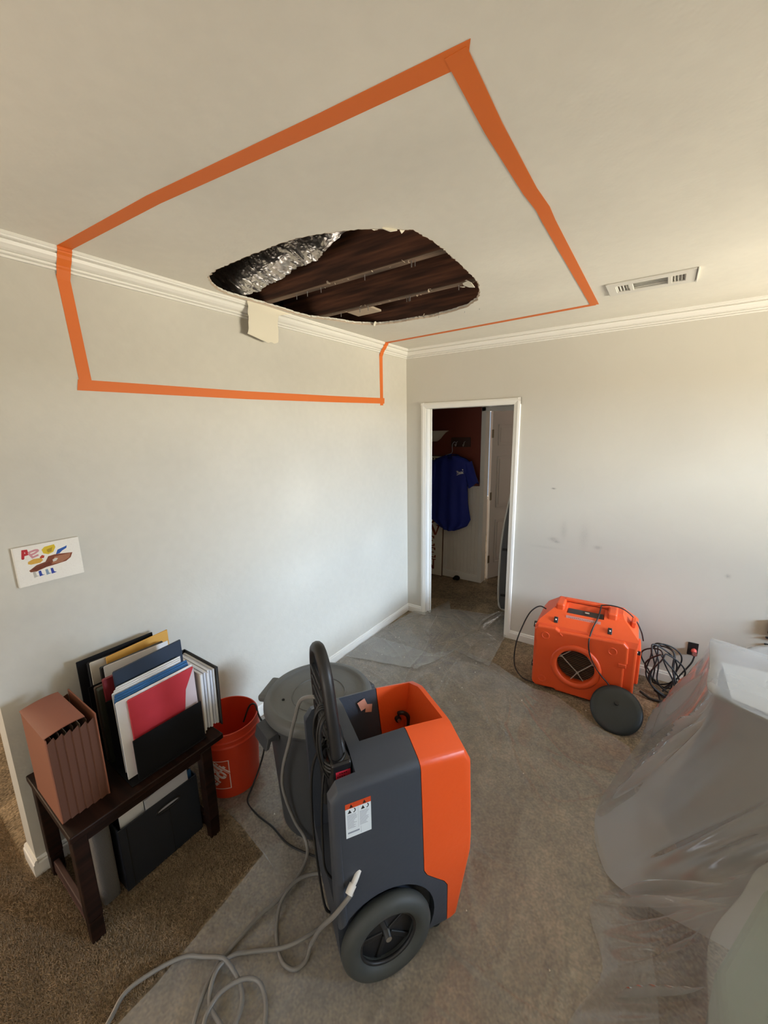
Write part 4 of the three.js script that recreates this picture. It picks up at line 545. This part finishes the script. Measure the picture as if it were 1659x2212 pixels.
// ---------------------------------------------------------------- orange air scrubber by the back wall (local z = front)
{
  const o = thing('air_scrubber', 'boxy orange air scrubber with a round filter inlet by back wall', 'air scrubber', [1.63, 0.004, 0.342], 0.05);
  const zy = [[0.17, 0.0], [0.19, 0.02], [0.19, 0.43], [0.175, 0.465], [0.15, 0.482], [0.055, 0.548], [0.0, 0.558], [-0.12, 0.558], [-0.19, 0.47], [-0.19, 0.02], [-0.17, 0]];
  const A = new THREE.ExtrudeGeometry(shp(zy), { depth: 0.7, bevelEnabled: false }).rotateY(-Math.PI / 2).translate(0.35, 0, 0);   // (z,y) profile run along x
  const xy = [[-0.28, 0.0], [-0.3, 0.03], [-0.3, 0.44], [-0.275, 0.48], [-0.19, 0.553], [-0.13, 0.572], [0.15, 0.572], [0.2, 0.56], [0.295, 0.475], [0.295, 0.03], [0.28, 0]];
  const B = ext(xy, 0.38 - 0.03, 0.015, 3).translate(0, 0, -0.175);
  let body = csg(A, B, INTERSECTION);
  body = csg(body, cyl(0.115, 0.115, 0.09, 48).rotateX(Math.PI / 2).translate(-0.033, 0.222, 0.19));
  body = csg(body, taperBox(-0.125, 0.1, 0.495, 0.62, -0.03, 0.085));
  mesh('body', body, orange2M, o);
  const panelP = [[-0.292, 0.03], [-0.286, 0.34], [-0.296, 0.38], [-0.296, 0.43], [-0.275, 0.455], [-0.165, 0.46], [-0.14, 0.446], [0.19, 0.462], [0.222, 0.462], [0.248, 0.435], [0.25, 0.33], [0.236, 0.305], [0.236, 0.03], [0.21, 0.012], [-0.14, 0.012], [-0.15, 0.022], [-0.27, 0.012]];
  let panel = ext(panelP, 0.014, 0.012, 3).translate(0, 0, 0.183);
  panel = csg(panel, cyl(0.117, 0.117, 0.1, 48).rotateX(Math.PI / 2).translate(-0.033, 0.222, 0.2));
  const pn = mesh('front_panel', panel, orange2M, o);
  mesh('inlet_ring', new THREE.TorusGeometry(0.132, 0.02, 12, 64).scale(1, 1, 0.75).translate(-0.033, 0.222, 0.207), orange2M, o);
  for (const [x, y] of [[-0.225, 0.395], [0.165, 0.392], [-0.23, 0.075]]) mesh('boss_ring', new THREE.TorusGeometry(0.022, 0.004, 8, 28).translate(x, y, 0.208), orange2M, pn);
  mesh('rib', rb(-0.012, 0.012, -0.004, 0.004, 0, 0.008, 0.003).rotateZ(-0.75).translate(-0.13, 0.425, 0.206), orange2M, pn);
  mesh('rib', rb(0.2, 0.245, 0.3, 0.325, 0.19, 0.214, 0.005), orange2M, pn);
  const fm = M(new THREE.Color(0.075, 0.042, 0.024), 0.85);
  const fil = mesh('filter', cyl(0.114, 0.114, 0.01, 40).rotateX(Math.PI / 2).translate(-0.033, 0.222, 0.152), fm, o);
  for (let i = 0; i < 17; i++) { const y = -0.1 + i * 0.0125, w = Math.sqrt(0.112 * 0.112 - y * y); mesh('pleat', new THREE.BoxGeometry(w * 2, 0.0062, 0.014).rotateZ(-0.12).translate(-0.033, 0.222 + y, 0.163), fm, fil); }
  const gm = M(new THREE.Color(0.42, 0.37, 0.32), 0.5), bar = (a, b) => tube([[a[0], a[1], 0.182], [(a[0] + b[0]) / 2, (a[1] + b[1]) / 2, 0.184], [b[0], b[1], 0.182]], 0.0035, 10, 6);
  const g1 = [-0.122, 0.266], g2 = [-0.019, 0.172], g3 = [0.066, 0.258], g4 = [-0.05, 0.333], g5 = [0.018, 0.122], g6 = [0.018, 0.32], g7 = [-0.056, 0.113], g8 = [-0.142, 0.25];
  [[g1, g2], [g2, g5], [g1, g4], [g2, g3], [g2, g7], [g3, g6], [g1, g8], [g3, [0.078, 0.25]]].forEach(([a, b]) => mesh('guard_wire', bar(a, b), gm, o));
  for (const p of [g1, g2, g3]) mesh('guard_hub', cyl(0.008, 0.008, 0.008, 12).rotateX(Math.PI / 2).translate(p[0], p[1], 0.184), gm, o);
  // cap with carrying bar, control strip and label
  mesh('carry_bar', rb(-0.15, 0.13, 0.563, 0.585, -0.065, -0.03, 0.008, 3), orange2M, o);
  for (const x of [-0.165, 0.145]) mesh('bar_post', new RoundedBoxGeometry(0.055, 0.06, 0.15, 3, 0.014).translate(x, 0.55, -0.005), orange2M, o);
  mesh('control_strip', rb(-0.12, 0.095, 0, 0.045, 0, 0.008, 0.003).rotateX(-0.9).translate(0, 0.505, 0.045), M(new THREE.Color(0.035, 0.03, 0.03), 0.45), o);
  mesh('switch', rb(-0.016, 0.012, 0, 0.012, 0, 0.006, 0.003).rotateX(-0.9).translate(0, 0.526, 0.034), steelM, o);
  const lt = canvasTex(256, 48, (g, w, h) => { g.fillStyle = '#b98078'; g.fillRect(0, 0, w, h); g.fillStyle = '#ece3df'; g.fillRect(0, h - 14, w, 14); g.fillStyle = '#7d3f3a'; for (let i = 0; i < 16; i++) g.fillRect(20 + i * 14, 8 + 10 * hash(i, 2), 8, 5); });
  { const f = new THREE.PlaneGeometry(0.205, 0.035); f.rotateX(-0.6).translate(-0.018, 0.508, 0.1125); mesh('label_strip', f, M(0xffffff, 0.4, { map: lt }), o).userData.label = 'pale label strip below the control panel'; }
  for (const [x, y, z, rz] of [[-0.175, 0.492, 0.145, 0], [0.14, 0.492, 0.145, 0], [0.292, 0.40, 0.165, 1.57], [-0.296, 0.15, 0.17, 0], [-0.296, 0.44, 0.165, 0]]) { const l = mesh('latch', rb(-0.012, 0.012, -0.02, 0.02, -0.007, 0.007, 0.003).rotateZ(rz).rotateX(rz ? 0 : -0.55).translate(x, y, z), blackM, o); mesh('rivet', new THREE.SphereGeometry(0.0055, 12, 8).translate(x, y + 0.006, z + 0.008), M(new THREE.Color(0.7, 0.68, 0.66), 0.4), l); }
  mesh('side_box', rb(0.29, 0.318, 0.16, 0.38, -0.09, 0.12, 0.01), orange2M, o);
  mesh('top_boss', rb(0.2, 0.225, 0.51, 0.55, -0.02, 0.06, 0.006).rotateZ(-0.1).translate(0.0, 0.02, 0), orange2M, o);
  mesh('cord', tube([[0.075, 0.583, -0.03], [0.072, 0.565, 0.03], [0.065, 0.535, 0.085], [0.045, 0.49, 0.15], [0.033, 0.43, 0.215], [0.04, 0.36, 0.219], [0.07, 0.285, 0.219], [0.12, 0.215, 0.219], [0.165, 0.165, 0.218], [0.178, 0.1, 0.22], [0.175, 0.03, 0.24]], 0.0042, 110, 8), cordM, o);
  mesh('cord', tube([[0.075, 0.583, -0.03], [0.13, 0.597, -0.02], [0.2, 0.588, -0.02], [0.27, 0.53, -0.03], [0.312, 0.45, -0.04], [0.33, 0.38, -0.06]], 0.0042, 60, 8), cordM, o);
  mesh('cord', tube([[-0.26, 0.50, 0.02], [-0.3, 0.515, 0.03], [-0.35, 0.48, 0.06], [-0.40, 0.36, 0.1], [-0.43, 0.22, 0.14], [-0.42, 0.07, 0.16], [-0.36, 0.02, 0.185], [-0.28, 0.012, 0.19]], 0.0045, 80, 8), cordM, o);
}
function taperBox(x0, x1, y0, y1, z0, z1) { return new THREE.BoxGeometry(x1 - x0, y1 - y0, z1 - z0).rotateX(-0.62).translate((x0 + x1) / 2, (y0 + y1) / 2 + 0.012, (z0 + z1) / 2); }
{ // round black cover leaning on the scrubber
  const g = lathe([[0, 0.012], [0.02, 0.014], [0.03, 0.01], [0.1, 0.012], [0.125, 0.008], [0.139, -0.004], [0.14, -0.018], [0.134, -0.018], [0.12, -0.004], [0, -0.006]], 56);
  const o = thing('round_cover', 'round black plastic cover leaning against the orange air scrubber', 'cover', [1.862, 0.1, 0.668], 0.05);
  o.rotation.set(0.72, 0.12, 0, 'YXZ');
  mesh('disc', g, M(new THREE.Color(0.018, 0.024, 0.026), 0.5), o); mesh('knob', [cyl(0.012, 0.014, 0.012, 16).translate(0, 0.018, -0.03), new THREE.SphereGeometry(0.005, 10, 8).translate(-0.006, 0.024, -0.02)], blackM, o);
}
{ // black cables heaped beside the scrubber
  const o = thing('cable_heap', 'tangled heap of black cables right of the air scrubber', 'cable', [0, 0, 0]);
  for (let k = 0; k < 7; k++) {
    const pts = [], r = rr(0.1, 0.15), tx = rr(-0.02, 0.06), ph = rr(-0.3, 0.3);
    for (let i = 0; i < 26; i++) { const a = i / 26 * Math.PI * 2; pts.push([2.045 + tx + Math.cos(a + ph) * r * 0.62 + 0.02 * Math.sin(3 * a + k), Math.max(0.012, 0.165 + Math.sin(a) * r * 1.15 - 0.05 * Math.cos(a)), 0.19 + 0.06 * Math.sin(a * 0.5 + k) - 0.03 * Math.cos(a + k) - k * 0.008]); }
    mesh('cable_loop', tube(pts, 0.0048, 120, 7, true), cordM, o);
  }
  mesh('cable_run', tube([[1.97, 0.03, 0.28], [2.03, 0.012, 0.30], [2.1, 0.012, 0.29], [2.15, 0.012, 0.22], [2.19, 0.03, 0.16]], 0.0075, 50, 8), cordM, o);
  mesh('cable_run', tube([[2.05, 0.02, 0.2], [2.12, 0.012, 0.25], [2.16, 0.012, 0.21], [2.22, 0.012, 0.2]], 0.0055, 40, 8), cordM, o);
  mesh('cable_run', tube([[2.07, 0.02, 0.22], [2.085, 0.012, 0.3], [2.082, 0.012, 0.4]], 0.0055, 40, 8), cordM, o);
  mesh('plug', rb(2.17, 2.215, 0.02, 0.045, 0.13, 0.15, 0.006), blackM, o);
}
{
  const o = thing('wall_outlet', 'black wall outlet with a red lit plug low on back wall', 'outlet', [2.235, 0.285, 0]);
  mesh('plate', rb(-0.028, 0.028, -0.045, 0.045, 0, 0.006, 0.002), blackM, o);
  mesh('red_plug', new THREE.SphereGeometry(0.016, 16, 12).scale(1, 1, 1.2).translate(0.006, -0.004, 0.022), M(new THREE.Color(0.75, 0.12, 0.1), 0.4), o).userData.label = 'red translucent plug';
  mesh('plug_body', cyl(0.013, 0.015, 0.03, 14).rotateX(Math.PI / 2 - 0.5).translate(0.01, -0.02, 0.036), M(new THREE.Color(0.2, 0.06, 0.05), 0.5), o);
  mesh('cord', tube([[0.01, -0.03, 0.045], [0.0, -0.07, 0.06], [-0.05, -0.16, 0.09], [-0.11, -0.25, 0.14], [-0.14, -0.272, 0.17]], 0.0048, 50, 8), cordM, o);
}
{
  const o = thing('wall_box', 'black box with prongs on back wall at the right edge', 'wall box', [2.62, 0.50, 0]);
  mesh('box', rb(-0.045, 0.06, 0.0, 0.09, 0, 0.03, 0.005), blackM, o);
  for (const y of [-0.03, -0.075]) mesh('prong', rb(-0.05, 0.03, y, y + 0.007, 0, 0.02, 0.002), blackM, o);
}

// ---------------------------------------------------------------- furniture under plastic on the right
{
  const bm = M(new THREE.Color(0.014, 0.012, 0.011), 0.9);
  const o = thing('armchair', 'dark upholstered armchair hidden under clear plastic', 'armchair', [0, 0, 0]);
  const foot = [[2.06, 1.37], [2.16, 1.57], [2.6, 1.56], [3.2, 1.62], [3.2, 0.8], [2.36, 0.8], [2.3, 1.0]], head = [[2.235, 1.12], [2.265, 1.21], [2.62, 1.35], [3.2, 1.58], [3.2, 0.82], [2.30, 0.86], [2.25, 0.98]];
  const cF = new THREE.CatmullRomCurve3(foot.map(([x, z]) => V(x, 0, z)), true, 'catmullrom', 0.15), cH = new THREE.CatmullRomCurve3(head.map(([x, z]) => V(x, 0, z)), true, 'catmullrom', 0.15), mid = V(2.75, 0, 1.2);
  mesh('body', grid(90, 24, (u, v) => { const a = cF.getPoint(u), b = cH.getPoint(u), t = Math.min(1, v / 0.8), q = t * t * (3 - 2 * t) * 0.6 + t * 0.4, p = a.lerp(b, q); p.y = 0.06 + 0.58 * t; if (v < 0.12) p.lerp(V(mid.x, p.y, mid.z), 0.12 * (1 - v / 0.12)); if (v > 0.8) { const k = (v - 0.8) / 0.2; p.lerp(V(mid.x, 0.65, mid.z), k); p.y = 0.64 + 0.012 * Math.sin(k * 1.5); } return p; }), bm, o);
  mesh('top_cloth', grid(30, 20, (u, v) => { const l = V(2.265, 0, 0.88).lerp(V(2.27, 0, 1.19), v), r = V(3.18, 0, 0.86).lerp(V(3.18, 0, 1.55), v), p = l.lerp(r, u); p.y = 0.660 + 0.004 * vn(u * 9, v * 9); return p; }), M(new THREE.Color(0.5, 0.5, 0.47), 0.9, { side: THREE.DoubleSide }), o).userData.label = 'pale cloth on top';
  for (const [x, z] of [[2.42, 0.9], [3.1, 0.95], [2.4, 1.42], [3.05, 1.5]]) mesh('leg', cyl(0.022, 0.016, 0.06, 12).translate(x, 0.03, z), darkWoodM, o);
  const ot = ext([[2.19, -2.5], [2.2, -2.0], [2.36, -1.63], [2.95, -1.72], [3.0, -2.5]], 0.3 - 0.06, 0.03, 4).rotateX(-Math.PI / 2).translate(0, 0.04, 0);
  tag(mesh('ottoman', ot, M(new THREE.Color(0.06, 0.105, 0.05), 0.95)), 'olive green ottoman under clear plastic at the lower right', 'ottoman');
}
const thinFilmM = M(new THREE.Color(0.78, 0.78, 0.77), 0.17, { transmission: 0.82, thickness: 0, ior: 1.45, side: THREE.DoubleSide });
const drapeM = M(new THREE.Color(0.72, 0.715, 0.71), 0.15, { transmission: 0.74, thickness: 0, ior: 1.45, side: THREE.DoubleSide });
function drape(label, cols, nu, k, fold, mat = drapeM) {
  const cv = (i) => new THREE.CatmullRomCurve3(cols.map((c) => V(...c[i])), false, 'centripetal'), I = cv(0), R = cv(1), Hm = cv(2), n1 = 26, n2 = 64, cn = cols.length - 1;
  const at = (c, u) => c.getPoint(u), cre = []; for (let i = 0; i < 34; i++) cre.push([rr(0.05, 0.98), rr(-0.07, 0.07), rr(0.004, 0.011), rr(-0.03, 0.075), rr(0, 0.3)]);
  const g = grid(nu, n1 + n2, (u, v) => {
    const i = at(I, u), r = at(R, u), h = at(Hm, u), j = v * (n1 + n2);
    if (j <= n1) { const t = j / n1, p = i.clone().lerp(r, t); p.y += 0.008 * (fbm(p.x * 7 + k, p.z * 7, 3) - 0.45) - 0.02 * Math.sin(t * Math.PI) * vn(u * 9, k); return p; }
    const s = (j - n1) / n2, rad = Math.pow(s, 1.25), p = V(r.x + (h.x - r.x) * rad, h.y + (r.y - h.y) * Math.pow(1 - s, 1.12), r.z + (h.z - r.z) * rad);
    const out = V(h.x - r.x, 0, h.z - r.z).normalize(), f = Math.sin(Math.PI * Math.min(1, s * 1.15)) * fold;
    let w = f * (0.7 * (vn(u * 13 + k + s * 0.8, s * 1.1) - 0.5) + 0.1 * (vn(u * 44 + k, s * 2.2) - 0.5));
    for (const [a, d, wd, am, s0] of cre) { const q = (u - a - d * s) / (wd * (0.5 + s)); if (Math.abs(q) < 3) w += am * Math.exp(-q * q) * Math.sin(Math.PI * Math.min(1, Math.max(0, (s - s0) * 1.3))); }
    p.addScaledVector(out, w); p.y += 0.25 * w; p.y = Math.max(p.y, 0.009 + 0.006 * vn(u * 40, s * 9)); return p;
  });
  return tag(mesh('plastic_drape', g, mat), label, 'plastic sheet');
}
drape('clear plastic sheet draped over dark armchair with a raised corner', [
  [[3.25, 0.74, 0.66], [2.62, 0.735, 0.68], [2.65, 0.02, 0.34]], [[3.25, 0.73, 0.75], [2.41, 0.722, 0.735], [2.36, 0.02, 0.38]], [[3.25, 0.72, 0.85], [2.30, 0.690, 0.80], [2.2, 0.02, 0.44]],
  [[3.25, 0.70, 0.95], [2.222, 0.762, 0.855], [2.075, 0.02, 0.54]], [[3.25, 0.70, 1.05], [2.205, 0.72, 1.04], [1.98, 0.015, 0.82]], [[3.25, 0.70, 1.2], [2.195, 0.695, 1.235], [1.905, 0.012, 1.10]], [[3.25, 0.70, 1.35], [2.25, 0.688, 1.27], [1.85, 0.012, 1.40]],
  [[3.25, 0.70, 1.45], [2.40, 0.686, 1.335], [1.92, 0.012, 1.64]], [[3.25, 0.70, 1.55], [2.75, 0.685, 1.47], [2.25, 0.2, 1.84]], [[3.3, 0.69, 1.65], [3.2, 0.68, 1.64], [2.9, 0.345, 1.95]]], 380, 1.7, 0.06);
drape('clear plastic sheet over the olive ottoman nearest the camera', [
  [[3.1, 0.35, 1.6], [2.6, 0.36, 1.58], [2.2, 0.02, 1.52]], [[3.1, 0.35, 1.7], [2.37, 0.35, 1.6], [2.0, 0.014, 1.64]], [[3.1, 0.35, 1.85], [2.27, 0.345, 1.78], [1.885, 0.012, 1.795]], [[3.1, 0.35, 1.95], [2.185, 0.34, 1.96], [1.945, 0.012, 1.975]],
  [[3.1, 0.35, 2.15], [2.172, 0.335, 2.12], [1.88, 0.012, 2.16]], [[3.1, 0.35, 2.4], [2.165, 0.335, 2.4], [1.85, 0.012, 2.4]], [[3.1, 0.35, 2.75], [2.165, 0.335, 2.72], [1.85, 0.012, 2.75]]], 300, 8.2, 0.05, thinFilmM);

// ---------------------------------------------------------------- carpet pile where the carpet lies bare near the camera
{
  const tuft = new THREE.ConeGeometry(0.0028, 0.013, 3, 1, true).translate(0, 0.006, 0), N = 90000;
  const im = new THREE.InstancedMesh(tuft, M(new THREE.Color(0.34, 0.255, 0.165), 1.0), N); let c = 0; const m = new THREE.Matrix4(), q = new THREE.Quaternion(), e = new THREE.Euler(), col = new THREE.Color();
  for (let i = 0; i < N * 3 && c < N; i++) {
    const x = rr(-1.0, 0.78), z = rr(2.33, 3.45);
    if (x < 0.02 && z < 2.94) continue;
    if (x > (z < 2.36 ? 0.02 : z < 2.66 ? 0.70 + (z - 2.36) * 0.1 : 0.74)) continue;
    const w = 0.5 + 1.0 * (vn(x * 12, z * 12) - 0.5);
    e.set(rr(-0.6, 0.6) + w * 0.5, rr(0, 6.28), rr(-0.6, 0.6) + 0.8 * (vn(x * 9 + 5, z * 9) - 0.5)); q.setFromEuler(e);
    m.compose(V(x, -0.001, z), q, V(1, rr(0.7, 1.3), 1)); im.setMatrixAt(c, m);
    const t = 0.7 + 0.6 * rnd() * (0.6 + 0.8 * vn(x * 14, z * 14)); col.setRGB(t, t * 0.98, t * 0.95); im.setColorAt(c, col); c++;
  }
  im.count = c; im.name = 'carpet_pile'; im.castShadow = im.receiveShadow = true; scene.add(im); tag(im, 'shaggy beige carpet pile on the bare floor around the table', 'carpet', null, 'stuff');
}
renderer.render(scene, camera);
